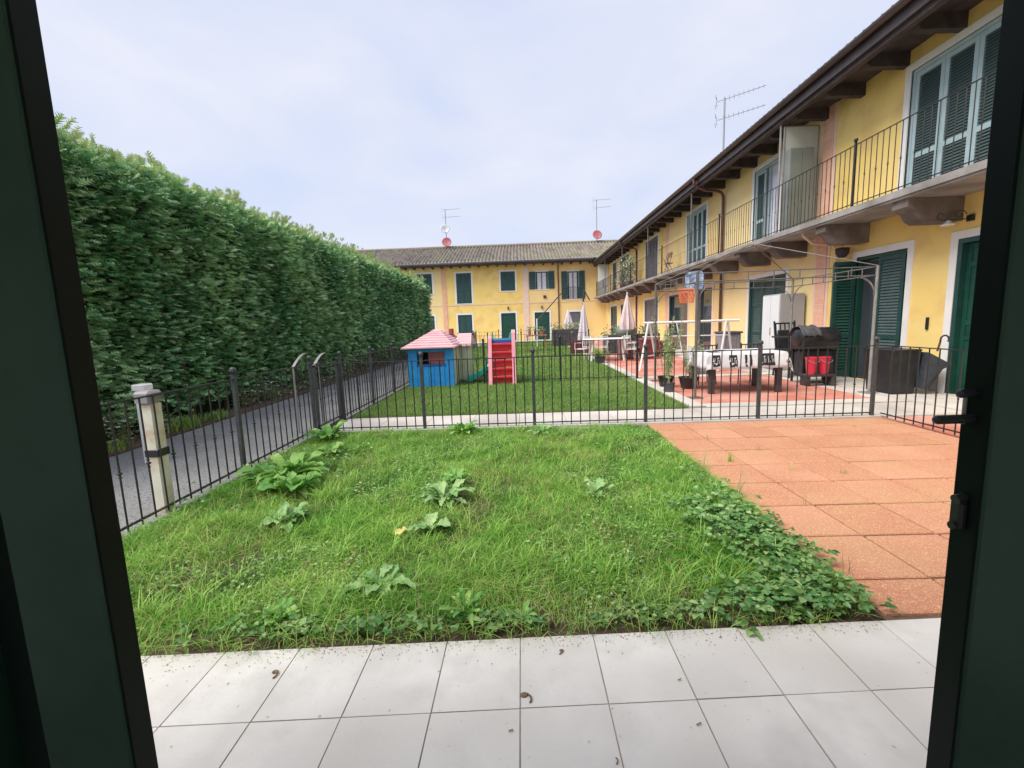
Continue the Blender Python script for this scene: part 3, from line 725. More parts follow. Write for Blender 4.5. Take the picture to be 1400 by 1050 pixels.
# ================================================================== BUILDINGS
WR = lambda u, n_, z: (7.5 - n_, u, z)          # right row: u = Y, outward = -X
FY = 40.0
WF = lambda u, n_, z: (u, FY - n_, z)           # far row: u = X, outward = -Y
def wall_grid(W, u0, u1, z0, z1, holes, name, m, parent, depth=.22):
    us = sorted({u0, u1} | {h[i] for h in holes for i in (0, 1) if u0 < h[i] < u1}); zs = sorted({z0, z1} | {h[i] for h in holes for i in (2, 3) if z0 < h[i] < z1})
    mb = MB()
    for a_, b_ in zip(us, us[1:]):
        for c_, d_ in zip(zs, zs[1:]):
            um, zm = (a_ + b_) / 2, (c_ + d_) / 2
            if any(h[0] < um < h[1] and h[2] < zm < h[3] for h in holes): continue
            mb.add([W(a_, 0, c_), W(b_, 0, c_), W(b_, 0, d_), W(a_, 0, d_)], [(0, 1, 2, 3)])
    for h in holes:
        if h[0] >= u0 and h[1] <= u1:
            a_, b_, c_, d_ = h[:4]
            for q in ([(a_, c_), (a_, d_)], [(b_, c_), (b_, d_)], [(a_, d_), (b_, d_)], [(a_, c_), (b_, c_)]):
                (ua, za), (ub, zb) = q
                mb.add([W(ua, 0, za), W(ub, 0, zb), W(ub, -depth, zb), W(ua, -depth, za)], [(0, 1, 2, 3)])
    return mb.build(name, m, parent)
def trim(W, u0, u1, z0, z1, w_, parent, m='trim', bottom=False):
    mb = MB(); mb.wbox(W, u0 - w_, u0, -.02, .022, z0, z1 + w_); mb.wbox(W, u1, u1 + w_, -.02, .022, z0, z1 + w_); mb.wbox(W, u0, u1, -.02, .022, z1, z1 + w_)
    if bottom: mb.wbox(W, u0 - w_, u1 + w_, -.02, .045, z0 - .07, z0)
    return mb.build('trim', M[m], parent)
def leaf(W, u0, u1, z0, z1, n0, parent, m, ml=None, pitch=.055, mids=(.4,), st=.075, name='shutter', th=.04, panel=False, flip=False):
    """louvred leaf lying parallel to the wall with its back at n0"""
    mb = MB()
    mb.wbox(W, u0, u0 + st, n0, n0 + th, z0, z1); mb.wbox(W, u1 - st, u1, n0, n0 + th, z0, z1)
    zr = [z0] + [z0 + (z1 - z0) * q for q in mids] + [z1]
    mb.wbox(W, u0 + st, u1 - st, n0 + .001, n0 + th - .001, z0, z0 + .11); mb.wbox(W, u0 + st, u1 - st, n0 + .001, n0 + th - .001, z1 - .08, z1)
    for q in zr[1:-1]: mb.wbox(W, u0 + st, u1 - st, n0 + .001, n0 + th - .001, q - .045, q + .045)
    o = mb.build(name, M[m], parent)
    mb = MB()
    for i in range(len(zr) - 1):
        a_ = zr[i] + (.11 if i == 0 else .045); b_ = zr[i + 1] - (.08 if i == len(zr) - 2 else .045)
        if panel:
            mb.wbox(W, u0 + st + .004, u1 - st - .004, n0 + .006, n0 + th - .012, a_ + .004, b_ - .004)
            mb.wbox(W, u0 + st + .05, u1 - st - .05, n0 + th - .011, n0 + th - .002, a_ + .05, b_ - .05)
        else:
            k = max(2, int((b_ - a_) / pitch))
            for j in range(k):
                zc = a_ + (b_ - a_) * (j + .5) / k; hh_ = (b_ - a_) / k * .62
                c = [(u0 + st, n0 + .004, zc + hh_), (u1 - st, n0 + .004, zc + hh_), (u1 - st, n0 + th - .006, zc - hh_ * .55), (u0 + st, n0 + th - .006, zc - hh_ * .55)]
                vs = [W(*q) for q in c] + [W(q[0], q[1], q[2] - .008) for q in c]
                mb.add(vs, [(0, 1, 2, 3), (7, 6, 5, 4), (0, 4, 5, 1), (1, 5, 6, 2), (2, 6, 7, 3), (3, 7, 4, 0)])
    mb.build('panel' if panel else 'louvres', M[ml or m], o)
    return o
def frame(W, u0, u1, z0, z1, parent, m, n0=-.12, n1=-.02, w_=.07, name='window'):
    mb = MB(); mb.wbox(W, u0 + .002, u0 + w_, n0, n1, z0 + .002, z1 - .002); mb.wbox(W, u1 - w_, u1 - .002, n0, n1, z0 + .002, z1 - .002); mb.wbox(W, u0 + w_, u1 - w_, n0 + .001, n1 - .001, z1 - w_, z1 - .003)
    return mb.build(name, M[m], parent)
def glass(W, u0, u1, z0, z1, parent, m='glass', n=-.12, bars_=1, fm='shutter'):
    mb = MB(); mb.wbox(W, u0, u1, n - .02, n, z0, z1); o = mb.build('pane', M[m], parent)
    return o
def roof(W, u0, u1, n0, z0, n1, z1, parent, name='roof', per=.21, rl=.42, m='tile', amp=.035):
    nu = int((u1 - u0) / per) * 6; L = math.hypot(n1 - n0, z1 - z0); nr = int(L / rl)
    mb = MB(); us = np.linspace(u0, u1, nu + 1); prof = amp * np.sin(2 * PI * (us - u0) / per)
    for r_ in range(nr):
        ta, tb = r_ / nr, (r_ + 1.12) / nr
        lift = .03
        mb.v_off = len(mb.v); vs = []
        jit = [random.random() for _ in range(nu // 6 + 2)]
        for i in range(nu + 1):
            mb_r = jit[i // 6]
            for (tt, lf) in ((ta, lift), (tb, -.004)):
                vs.append(W(us[i], -(n0 + (n1 - n0) * tt), z0 + (z1 - z0) * tt + prof[i] + lf)); mb.r.append(mb_r)
            vs.append(W(us[i], -(n0 + (n1 - n0) * ta) , z0 + (z1 - z0) * ta + prof[i] + lift - .03)); mb.r.append(mb_r)
        o_ = len(mb.v); mb.v.extend(vs)
        for i in range(nu):
            a_, b_ = o_ + i * 3, o_ + (i + 1) * 3
            mb.f.append((a_, b_, b_ + 1, a_ + 1)); mb.f.append((a_, a_ + 2, b_ + 2, b_))
    return mb.build(name, M[m], parent)

# ---------------- right-hand row
RB = thing('row_house', 'long yellow two-storey row house with a continuous balcony on the right', 'building', (9.5, 20, 0))
# holes: u0,u1,z0,z1
R_low = [(6.85, 8.02, .0, 2.66), (9.02, 10.36, .0, 2.68), (13.0, 15.05, .0, 2.64), (17.9, 19.35, 0, 2.64), (20.45, 23.0, 0, 2.6), (24.85, 27.5, 0, 2.6), (31.5, 33.9, 0, 2.6), (35.3, 37.7, 0, 2.6)]
R_up = [(7.35, 9.26, 3.52, 5.93), (13.5, 14.95, 3.52, 5.93), (18.6, 20.7, 3.52, 5.93), (24.95, 27.35, 3.52, 5.93), (31.5, 34.2, 3.52, 5.93), (35.4, 36.8, 3.52, 5.93)]
RH = R_low + R_up
bays = [(1.0, 11.25, 'yellow'), (11.8, 17.3, 'pale'), (17.3, 23.2, 'peach'), (23.7, 29.0, 'yellow'), (29.4, FY, 'peach')]
for a_, b_, m_ in bays:
    wall_grid(WR, a_, b_, -.05, 6.8, [h for h in RH if h[0] >= a_ and h[1] <= b_], 'wall', M[m_], RB)
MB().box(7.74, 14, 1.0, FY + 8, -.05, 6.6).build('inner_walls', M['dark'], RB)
for a_, b_ in ((11.25, 11.8), (23.2, 23.7), (29.0, 29.4)):
    p = MB(); p.wbox(WR, a_ + .09, b_ - .09, -.1, .03, -.05, 6.8); p = p.build('pilaster', M['pink'], RB)
    q = MB(); q.wbox(WR, a_ + .001, a_ + .089, -.1, .012, -.05, 6.8); q.wbox(WR, b_ - .089, b_ - .001, -.1, .012, -.05, 6.8)
    for k in range(34):
        pass
    q.build('pilaster_border', M['pinkpale'], p)
    q = MB()
    for k in range(46):
        q.wbox(WR, a_ + .1, b_ - .1, .03, .033, .2 + k * .15, .212 + k * .15)
    q.build('brick_lines', M['pinkpale'], p)
# roof with eaves
roof(WR, 1.0, 40.6, -1.12, 6.50, 5.5, 9.04, RB)
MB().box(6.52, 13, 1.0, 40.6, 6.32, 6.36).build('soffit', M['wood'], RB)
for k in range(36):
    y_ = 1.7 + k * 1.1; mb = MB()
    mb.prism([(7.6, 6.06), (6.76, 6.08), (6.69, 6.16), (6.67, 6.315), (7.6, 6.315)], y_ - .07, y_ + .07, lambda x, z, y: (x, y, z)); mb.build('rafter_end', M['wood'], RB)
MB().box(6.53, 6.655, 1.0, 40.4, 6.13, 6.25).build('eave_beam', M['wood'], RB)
mb = MB(); prof = [(math.cos(PI + PI * i / 8) * .085, math.sin(PI + PI * i / 8) * .085) for i in range(9)]
vs = []
for yy in (1.0, 40.4):
    for (cx, cz) in prof: vs.append((6.37 + cx, yy, 6.47 + cz))
    for (cx, cz) in reversed(prof): vs.append((6.37 + cx * .9, yy, 6.47 + cz * .9))
k = 18; mb.add(vs, [(i, (i + 1) % k, k + (i + 1) % k, k + i) for i in range(k)] + [tuple(range(k)), tuple(range(k, 2 * k))])
mb.box(6.462, 6.518, 1.0, 40.4, 6.22, 6.48); mb.build('gutter', M['gutter'], RB)
mb = MB()
for a_, b_ in ((1.0, 6.7), (8.16, 8.88), (10.5, 11.24), (11.81, 12.86), (15.2, 17.75), (19.5, 20.3), (23.15, 24.7), (27.65, 31.35), (34.05, 35.15), (37.85, 39.9)): mb.wbox(WR, a_, b_, 0, .018, 0, .26)
mb.build('plinth', M['concrete'], RB)
# downpipes
for y_ in (17.0, 29.2):
    mb = MB(); mb.path([(6.37, y_, 6.40), (6.37, y_, 6.22), (6.75, y_, 6.00), (7.2, y_, 5.96), (7.36, y_, 5.90), (7.42, y_, 5.76), (7.42, y_, .05)], .05, 10)
    for zz in (1.2, 2.5, 4.4, 5.5): mb.lathe([(.058, 0), (.058, .03)], (7.42, y_, zz), 10)
    mb.build('downpipe', M['pipe'], RB, smooth=False)
# balcony slab, corbels
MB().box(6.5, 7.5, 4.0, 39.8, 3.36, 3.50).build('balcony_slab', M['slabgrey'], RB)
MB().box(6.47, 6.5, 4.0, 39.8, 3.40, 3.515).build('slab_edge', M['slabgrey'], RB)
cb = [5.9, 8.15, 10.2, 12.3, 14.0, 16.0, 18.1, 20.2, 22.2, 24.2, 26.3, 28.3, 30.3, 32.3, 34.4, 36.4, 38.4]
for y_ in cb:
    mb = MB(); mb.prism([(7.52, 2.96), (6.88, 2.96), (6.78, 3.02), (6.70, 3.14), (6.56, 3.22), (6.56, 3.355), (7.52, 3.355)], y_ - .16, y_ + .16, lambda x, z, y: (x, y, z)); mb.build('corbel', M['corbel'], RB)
rb = railing('balcony_railing', '', '', (6.53, 39.0), (6.53, 3.3), 5.95, nposts=6, z0=3.5, h=1.18, bars=.135, parent=RB, pr=.02)
# thin poles from slab to eave
for y_ in (6.05, 11.95, 17.8, 23.65, 29.5, 35.35):
    MB().bar((6.59, y_, 3.5), (6.59, y_, 6.14), .028, 10).build('pole', M['galv' if y_ < 12 else 'galvdark'], RB)
# openings, ground floor
def opening(W, h, m, parent, kind, trimw=.13, tm='trim', ml=None, mids=(.4,), nleaf=2, pitch=.055, n0=-.09, name='door'):
    u0, u1, z0, z1 = h
    fr = frame(W, u0, u1, z0, z1, parent, m, name=name)
    trim(W, u0, u1, z0, z1, trimw, fr, tm, bottom=z0 > .3 and z0 != 3.52)
    a_, b_ = u0 + .075, u1 - .075
    if kind in ('louvre', 'panel'):
        k = nleaf; wd = (b_ - a_) / k
        for i in range(k): leaf(W, a_ + wd * i + .004, a_ + wd * (i + 1) - .004, z0 + .02, z1 - .078, n0, fr, m, ml, pitch, mids, panel=kind == 'panel', name='shutter' if kind == 'louvre' else 'door_leaf')
    elif kind == 'open':
        glass(W, a_, b_, z0 + .02, z1 - .075, fr, 'glass')
    elif kind == 'curtain':
        glass(W, a_, b_, z0 + .02, z1 - .075, fr, 'curtain'); mb = MB(); c_ = (a_ + b_) / 2
        for uu in (a_ + .03, c_, b_ - .03): mb.wbox(W, uu - .035, uu + .035, -.118, -.08, z0 + .02, z1 - .075)
        mb.build('mullion', M[m], fr)
    return fr
# front door with panels
fr = opening(WR, R_low[0], 'shutterg', RB, 'panel', mids=(.38, .48, .86), nleaf=2, n0=-.13)
mb = MB(); mb.wbox(WR, 7.945, 8.018, -.015, .012, 0, 2.658); mb.wbox(WR, 6.852, 7.945, -.015, .012, 2.58, 2.658); mb.build('outer_frame', M['shutter'], fr)
# shutters half open
fr = opening(WR, R_low[1], 'shutterg', RB, 'open')
leaf(WR, 9.06, 9.72, .04, 2.60, -.02, fr, 'shutter', 'louvre', .06, (.36,), st=.085)
leaf(WR, 10.40, 11.02, .04, 2.62, .03, fr, 'shutterg', 'shutterg', .065, (.36,), st=.08)
mb = MB(); W2 = lambda u, n_, z: (7.5 - u, 10.37 - n_, z)
leaf(W2, .02, .50, .04, 2.60, 0.0, fr, 'shutter', 'shutterg', .065, (.36,), st=.08)
opening(WR, R_low[2], 'shutter', RB, 'louvre', ml='louvre', nleaf=3, mids=(.36, .7))
opening(WR, R_low[3], 'shutterg', RB, 'open', tm='pinkpale'); opening(WR, R_low[4], 'shutter', RB, 'open', tm='pinkpale')
opening(WR, R_low[5], 'mauveshutter', RB, 'louvre', nleaf=3, pitch=.1); opening(WR, R_low[6], 'shutterg', RB, 'louvre', nleaf=3, pitch=.1, tm='pinkpale')
opening(WR, R_low[7], 'shutter', RB, 'louvre', nleaf=3, pitch=.1)
# upper floor
opening(WR, R_up[0], 'shutterblue', RB, 'louvre', ml='louvre', nleaf=3, mids=(.36,), n0=-.06, pitch=.05)
fr = opening(WR, R_up[1], 'shutterblue', RB, 'curtain'); leaf(WR, 14.35, 14.88, 3.56, 5.85, -.06, fr, 'shutterblue', 'louvre', .055, (.36,))
opening(WR, R_up[2], 'shutterblue', RB, 'louvre', ml='louvre', nleaf=4, mids=(.36,), pitch=.07, n0=-.07)
opening(WR, R_up[3], 'mauveshutter', RB, 'louvre', ml='shutterpurple', nleaf=4, mids=(.4,), pitch=.09, n0=-.07)
opening(WR, R_up[4], 'mauveshutter', RB, 'louvre', ml='mauveshutter', nleaf=4, pitch=.1, n0=-.07)
opening(WR, R_up[5], 'mauveshutter', RB, 'louvre', nleaf=2, pitch=.1)
# things on the wall
t = thing('wall_lamp', 'black scrolled iron lamp bracket above the rightmost green door', 'lamp', (7.45, 7.9, 2.9))
mb = MB(); mb.bbox(7.46, 7.498, 7.78, 7.9, 2.92, 3.02, .004); pts = []
for i in range(18): a_ = i / 17 * 2.2 * PI; r_ = .11 * (1 - i / 24); pts.append((7.30 + r_ * math.cos(a_), 7.84, 3.03 + r_ * math.sin(a_) * .7))
mb.path(pts, .007, 5); mb.bar((7.47, 7.84, 2.96), (7.0, 7.84, 2.94), .008, 6); mb.path([(7.0, 7.84, 2.94), (6.93, 7.84, 3.0), (6.97, 7.84, 3.06), (7.05, 7.84, 3.03)], .007, 5); mb.build('bracket', M['iron'], t)
mb = MB(); mb.lathe([(.02, 0), (.05, -.04), (.10, -.07), (.10, -.08), (.01, -.08)], (7.12, 7.84, 2.94), 12); mb.build('shade', M['white'], t)
o = MB().bbox(7.47, 7.498, 8.45, 8.50, 1.13, 1.35, .004).build('shutter_stop', M['black']); tag(o, 'small black shutter catch on the yellow wall above the bin', 'catch')
t = thing('hanging_pot', 'round dark pot fixed under the balcony beside the white pipe', 'pot', (7.3, 10.6, 2.75))
mb = MB(); mb.lathe([(.07, 0), (.13, .08), (.14, .2), (.12, .21)], (7.3, 10.55, 2.72), 14); mb.build('pot', M['wood'], t, smooth=True)
MB().bar((7.3, 10.55, 2.90), (7.3, 10.55, 3.36), .006, 6).build('hook', M['iron'], t)
mb = MB(); mb.path([(7.44, 10.95, .05), (7.44, 10.95, 2.9), (7.40, 10.98, 3.05), (6.9, 11.0, 3.12), (6.68, 11.0, 3.3), (6.68, 11.0, 3.36)], .028, 8)
mb.build('drain_pipe', M['pinkpale'], RB)
# privacy panel and cabinet on the balcony
t = thing('privacy_screen', 'tall frosted screen standing across the balcony by the pilaster', 'screen', (7.0, 11.85, 3.5))
MB().box(6.65, 7.46, 11.85, 11.88, 3.56, 6.03).build('panel', M['frost'], t)
mb = MB(); mb.box(6.62, 6.65, 11.84, 11.89, 3.5, 6.055); mb.box(7.44, 7.464, 11.839, 11.891, 3.5, 6.055); mb.box(6.65, 7.44, 11.84, 11.89, 6.03, 6.055); mb.build('screen_frame', M['galv'], t)
t = thing('balcony_cabinet', 'grey cabinet in front of the frosted balcony screen', 'cabinet', (6.95, 11.7, 3.5))
mb = MB(); mb.bbox(6.66, 7.24, 11.64, 11.83, 3.52, 5.48, .01); mb.build('body', M['frostdark'], t)
mb = MB(); mb.box(6.68, 6.945, 11.628, 11.639, 3.56, 5.44); mb.box(6.955, 7.22, 11.628, 11.639, 3.56, 5.44); mb.build('door', M['frostdark'], t)
# balcony clutter
t = thing('folding_chair', 'folded brown chair leaning inside the balcony railing', 'chair', (6.9, 21.6, 3.5))
mb = MB()
for dy in (0, .4): mb.bar((6.75, 21.2 + dy, 3.5), (7.1, 21.4 + dy, 4.5), .014, 6); mb.bar((7.1, 21.2 + dy, 3.5), (6.8, 21.4 + dy, 4.3), .014, 6)
mb.build('frame', M['wood'], t); MB().box(6.78, 7.1, 21.3, 21.75, 4.0, 4.03).build('seat', M['woodlight'], t); MB().box(6.98, 7.02, 21.3, 21.8, 4.3, 4.5).build('backrest', M['woodlight'], t)
for k_, (yy, lab) in enumerate([(28.3, 'flowering balcony plant nearest the second downpipe'), (30.6, 'flowering balcony plant beyond the second downpipe')]):
    t = thing('balcony_plant', lab, 'plant', (6.85, yy, 3.5))
    mb = MB(); mb.lathe([(.13, 0), (.18, .3), (.19, .32), (.16, .32)], (6.85, yy, 3.5), 12); mb.build('pot', M['maroon'], t)
    n = 420; P = np.stack([6.85 + RG.normal(0, .15, n), yy + RG.normal(0, .22, n), 3.8 + RG.random(n) * 1.5], 1); th = RG.uniform(0, 6.3, n)
    npmesh('foliage', M['bedleaf'], *leaves(P, np.stack([np.cos(th), np.sin(th), RG.normal(0, .5, n)], 1), RG.normal(0, 1, (n, 3)) + [0, 0, 1], RG.uniform(.08, .14, n), RG.uniform(.05, .08, n), RG.random(n)), parent=t)
    n = 150; P = np.stack([6.80 + RG.normal(0, .17, n), yy + RG.normal(0, .24, n), 3.8 + RG.random(n) * 1.5], 1); th = RG.uniform(0, 6.3, n)
    npmesh('flowers', M['petal'], *leaves(P, np.stack([np.cos(th), np.sin(th), RG.normal(0, .5, n)], 1), RG.normal(0, 1, (n, 3)) + [0, 0, 1], RG.uniform(.06, .1, n), RG.uniform(.05, .09, n), RG.random(n)), parent=t)
t = thing('drying_rack', 'laundry rack with white and blue cloths at the far balcony end', 'drying rack', (6.9, 36.6, 3.5))
mb = MB()
for dy in (-.7, .7): mb.bar((6.7, 36.6 + dy, 3.5), (7.2, 36.6 + dy, 4.75), .02, 6); mb.bar((7.2, 36.6 + dy, 3.5), (6.7, 36.6 + dy, 4.75), .02, 6)
for i in range(4): mb.bar((6.65 + i * .18, 35.9, 4.75), (6.65 + i * .18, 37.3, 4.75), .012, 6)
mb.build('frame', M['white'], t)
for i in range(3):
    mb = MB(); y_ = 36.0 + i * .42
    mb.box(6.66, 6.69, y_, y_ + .36, 4.1, 4.77); mb.box(6.66, 6.9, y_ + .01, y_ + .35, 4.771, 4.79); mb.build('cloth', M['white'] if i != 1 else M['bluedark'], t)
MB().box(6.62, 7.45, 38.6, 38.68, 3.5, 6.2).build('end_screen', M['whitecab'], RB)

# ---------------- far row
FB = thing('row_house', 'far yellow row house with tiled roof and green shutters closing the courtyard', 'building', (-4, 42, 0))
S = FY / 31.0
fu = lambda x: x * S + (.10 if x > 4 else 0)
fz = lambda z: 1.5 + (z - 1.5) * S
# (u0,u1,z0,z1,kind)
FL = [(-7.05, -5.92, .0, 2.2, 'louvre'), (-4.30, -3.33, .0, 2.2, 'louvre'), (-1.33, -.33, .0, 2.22, 'panel'), (.97, 1.98, .0, 2.2, 'panel'), (3.27, 4.02, .0, 2.15, 'grey')]
FU = [(-6.97, -5.95, 3.7, 5.03, 'louvre'), (-4.30, -3.28, 2.97, 5.0, 'louvre'), (-1.27, -.30, 3.72, 5.0, 'louvre'), (1.10, 1.92, 3.75, 4.9, 'curtain'), (3.24, 4.0, 3.02, 4.85, 'curtain'), (-10.5, -9.5, 3.7, 5.0, 'louvre'), (-13.5, -12.5, 3.0, 5.0, 'louvre')]
FH = [(fu(a_), fu(b_), (0 if c_ == 0 else fz(c_)), fz(d_), kd) for a_, b_, c_, d_, kd in FL + FU]
for a_, b_, m_ in ((-24, -6.83, 'pale'), (-6.45, .26, 'yellow'), (.78, 7.5, 'peach')):
    wall_grid(WF, a_, b_, -.05, 6.95, [h for h in FH if h[0] >= a_ and h[1] <= b_], 'wall', M[m_], FB)
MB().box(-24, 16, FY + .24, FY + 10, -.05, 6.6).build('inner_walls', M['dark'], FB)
for a_, b_ in ((-6.83, -6.45), (.26, .78)):
    p = MB(); p.wbox(WF, a_, b_, -.1, .04, -.05, 6.95); p.build('pilaster', M['pink' if a_ < -1 else 'pinkpale'], FB)
mb = MB()
for a_, b_ in ((-24, -6.84), (-6.44, .25), (.79, 7.45)):
    mb.wbox(WF, a_, b_, 0, .03, 3.22, 3.30)
mb.build('string_course', M['pinkpale'], FB)
for h in FH:
    hh_ = h[:4]
    if h[4] == 'louvre': opening(WF, hh_, 'shutter', FB, 'louvre', trimw=.15, pitch=.12, n0=-.03, name='window')
    elif h[4] == 'panel':
        opening(WF, hh_, 'shutterg', FB, 'panel', trimw=.15, mids=(.3, .5), nleaf=1, name='door')
        ms = MB(); cx = (h[0] + h[1]) / 2; ms.wbox(WF, cx - .05, cx + .05, .0, .16, h[3] + .32, h[3] + .55); ms.build('wall_lantern', M['iron'], FB)
    elif h[4] == 'grey': opening(WF, hh_, 'shutterpurple', FB, 'panel', trimw=.15, mids=(.5,), nleaf=2, name='door')
    else:
        fr = opening(WF, hh_, 'shutter', FB, 'curtain', trimw=.12, name='window')
        wd = (h[1] - h[0]) * .48
        leaf(WF, h[0] - wd - .06, h[0] - .02, h[2] + .02, h[3] + .02, .03, fr, 'shutter', 'shutter', .14, (.4,), st=.07)
        leaf(WF, h[1] + .02, h[1] + wd + .06, h[2] + .02, h[3] + .02, .03, fr, 'shutter', 'shutter', .14, (.4,), st=.07)
        if h[2] < 4:
            ms = MB(); ms.wbox(WF, h[0], h[1], .06, .09, h[2] + 1.0, h[2] + 1.04)
            for i in range(9): u_ = h[0] + (h[1] - h[0]) * i / 8; ms.wbox(WF, u_ - .01, u_ + .01, .065, .085, h[2], h[2] + 1.0)
            ms.build('guard_rail', M['irongrey'], fr)
mb = MB(); mb.wbox(WF, -4.95, -4.85, 0, .2, 6.62, 6.78); mb.build('wall_lantern', M['iron'], FB)
mb = MB(); mb.wbox(WF, 2.05, 2.30, 0, .1, 3.62, 3.85); mb.build('vent', M['wood'], FB)
roof(WF, -24, 13.5, -1.05, 6.80, 5.2, 9.05, FB, per=.30, rl=.5, amp=.085)
mb = MB(); mb.wbox(WF, -24, 8.0, -.1, .95, 6.58, 6.62); mb.build('soffit', M['wood'], FB)
for i in range(38): u_ = -23.5 + i * .8; mb = MB(); mb.wbox(WF, u_ - .06, u_ + .06, 0, .93, 6.42, 6.58); mb.build('rafter_end', M['wood'], FB)
mb = MB(); mb.bar((-24, FY - 1.05, 6.70), (6.3, FY - 1.05, 6.70), .08, 8); mb.wbox(WF, -24, 6.3, .90, .96, 6.56, 6.76); mb.build('gutter', M['gutter'], FB)
MB().bar((-24, FY + 5.25, 9.12), (13, FY + 5.25, 9.12), .14, 8).build('ridge_tiles', M['tile'], FB)
mb = MB(); xx = fu(2.62); mb.path([(xx, FY - .98, 6.6), (xx, FY - .1, 6.2), (xx, FY - .08, .1)], .055, 8); mb.build('downpipe', M['pipe'], FB)

# antennas
def yagi(mb, c, d, L, k, up=False):
    c = Vector(c); d = Vector(d).normalized(); s_ = Vector((-d.y, d.x, 0)); mb.bar(c - d * L * .15, c + d * L * .85, .012, 5)
    for i in range(k):
        p = c + d * (L * (.8 - .9 * i / k)); w_ = .14 + .02 * i
        mb.bar(p - s_ * w_, p + s_ * w_, .006, 4)
    p = c - d * L * .15
    for zz in (-.18, -.09, .09, .18): mb.bar(p + Vector((0, 0, zz)) - s_ * .25 - d * abs(zz) * .4, p + Vector((0, 0, zz)) + s_ * .25 - d * abs(zz) * .4, .008, 4)
def dish(mb, c, r, d):
    d = Vector(d).normalized(); a_ = d.orthogonal().normalized(); b_ = d.cross(a_); vs = []; fs = []; K = 5; N_ = 18
    for back in (0, .02):
        for k in range(K + 1):
            rr = r * max(k, .05) / K
            for i in range(N_): t_ = 2 * PI * i / N_; vs.append(Vector(c) + (a_ * math.cos(t_) + b_ * math.sin(t_)) * rr + d * (.22 * r * (rr / r) ** 2 - back))
    o = (K + 1) * N_
    for q in (0, o):
        for k in range(K):
            for i in range(N_): j = (i + 1) % N_; fs.append((q + k * N_ + i, q + k * N_ + j, q + (k + 1) * N_ + j, q + (k + 1) * N_ + i))
    for i in range(N_): j = (i + 1) % N_; fs.append((K * N_ + i, K * N_ + j, o + K * N_ + j, o + K * N_ + i))
    mb.add(vs, fs)
def antenna(x, y, z0, z1, label, dishes, ydir, two=True):
    t = thing('roof_antenna', label, 'antenna', (x, y, z0))
    mb = MB(); mb.bar((x, y, z0), (x, y, z1), .035, 8); mb.build('mast', M['antenna'], t)
    mb = MB(); yagi(mb, (x, y, z1 - .05), ydir, 1.7, 9); mb.build('aerial', M['antenna'], t)
    if two: mb = MB(); yagi(mb, (x, y, z1 - .75), ydir, 1.7, 9); mb.build('aerial', M['antenna'], t)
    for (dz, r_, m_, dx) in dishes:
        mb = MB(); dish(mb, (x + dx, y - .12, z0 + dz), r_, (.15, -1, .35)); o = mb.build('dish', M[m_], t, smooth=True)
        mb = MB(); mb.bar((x + dx, y - .14, z0 + dz - r_ * .9), (x + dx + .05, y - .62, z0 + dz - .05), .016, 5); mb.ball((x + dx + .05, y - .62, z0 + dz), .05, 8); mb.build('dish_arm', M['antenna'], o)
ay = FY + 5.1
antenna(-4.80 * (ay / 31), ay, 8.95, 12.7, 'left rooftop antenna with a pale dish above a red dish', [(.62, .47, 'dishred', 0), (1.85, .45, 'dishwhite', -.08)], (1, .1, .05))
antenna(5.18 * (ay / 31) + .1, ay, 8.95, 13.0, 'middle rooftop antenna with one red dish on the far roof corner', [(.75, .47, 'dishred', 0)], (1, .1, .08))
antenna(8.4, 19.35, 7.3, 10.1, 'rightmost rooftop antenna with two long aerials over the right roof', [], (1, -.5, .12))

# ================================================================== NEIGHBOUR GARDEN OBJECTS
# gazebo frame without its canopy
t = thing('gazebo_frame', 'bare metal gazebo frame without canopy over the neighbour terrace', 'gazebo', (4.8, 9.5, 0))
gx = (3.2, 6.38); gy = (8.3, 10.8); gh = 2.30
for x_ in gx:
    for y_ in gy:
        mb = MB(); mb.bar((x_, y_, .02), (x_, y_, gh), .025, 10); mb.bbox(x_ - .12, x_ + .12, y_ - .12, y_ + .12, .0, .02, .004)
        mb.build('leg', M['galvdark'] if x_ < 4 else M['galv'], t)
def grail(a_, b_):
    mb = MB(); a_ = Vector(a_); b_ = Vector(b_); L = (b_ - a_).length; d = (b_ - a_) / L; z = Vector((0, 0, 1))
    for dz in (-.02, -.17): mb.bar(a_ + z * dz + d * .03, b_ + z * dz - d * .03, .011, 6)
    for i in range(1, 7): p = a_ + d * L * i / 7; mb.bar(p - z * .02, p - z * .17, .010, 6)
    for (p, sg) in ((a_, 1), (b_, -1)):
        pts = [p + d * sg * (.03 + .42 * math.sin(PI / 2 * i / 6)) - z * (.17 + .35 * (1 - math.sin(PI / 2 * i / 6)) ** 1.0 * 1) for i in range(7)]
        pts = [p + d * sg * (.03 + .42 * (1 - math.cos(PI / 2 * i / 6))) - z * (.17 + .36 * (1 - math.sin(PI / 2 * i / 6))) for i in range(7)]
        mb.path(pts, .009, 6)
    return mb
c4 = [(gx[0], gy[0], gh), (gx[1], gy[0], gh), (gx[1], gy[1], gh), (gx[0], gy[1], gh)]
for i in range(4): grail(c4[i], c4[(i + 1) % 4]).build('top_rail', M['galvdark'], t)
mb = MB(); pk = (4.79, 9.55, 2.92)
for c in c4: mb.bar(c, (pk[0] + (c[0] - pk[0]) * .05, pk[1] + (c[1] - pk[1]) * .05, pk[2]), .010, 6)
mb.ball(pk, .03, 10); mb.build('roof_rods', M['galvdark'], t)
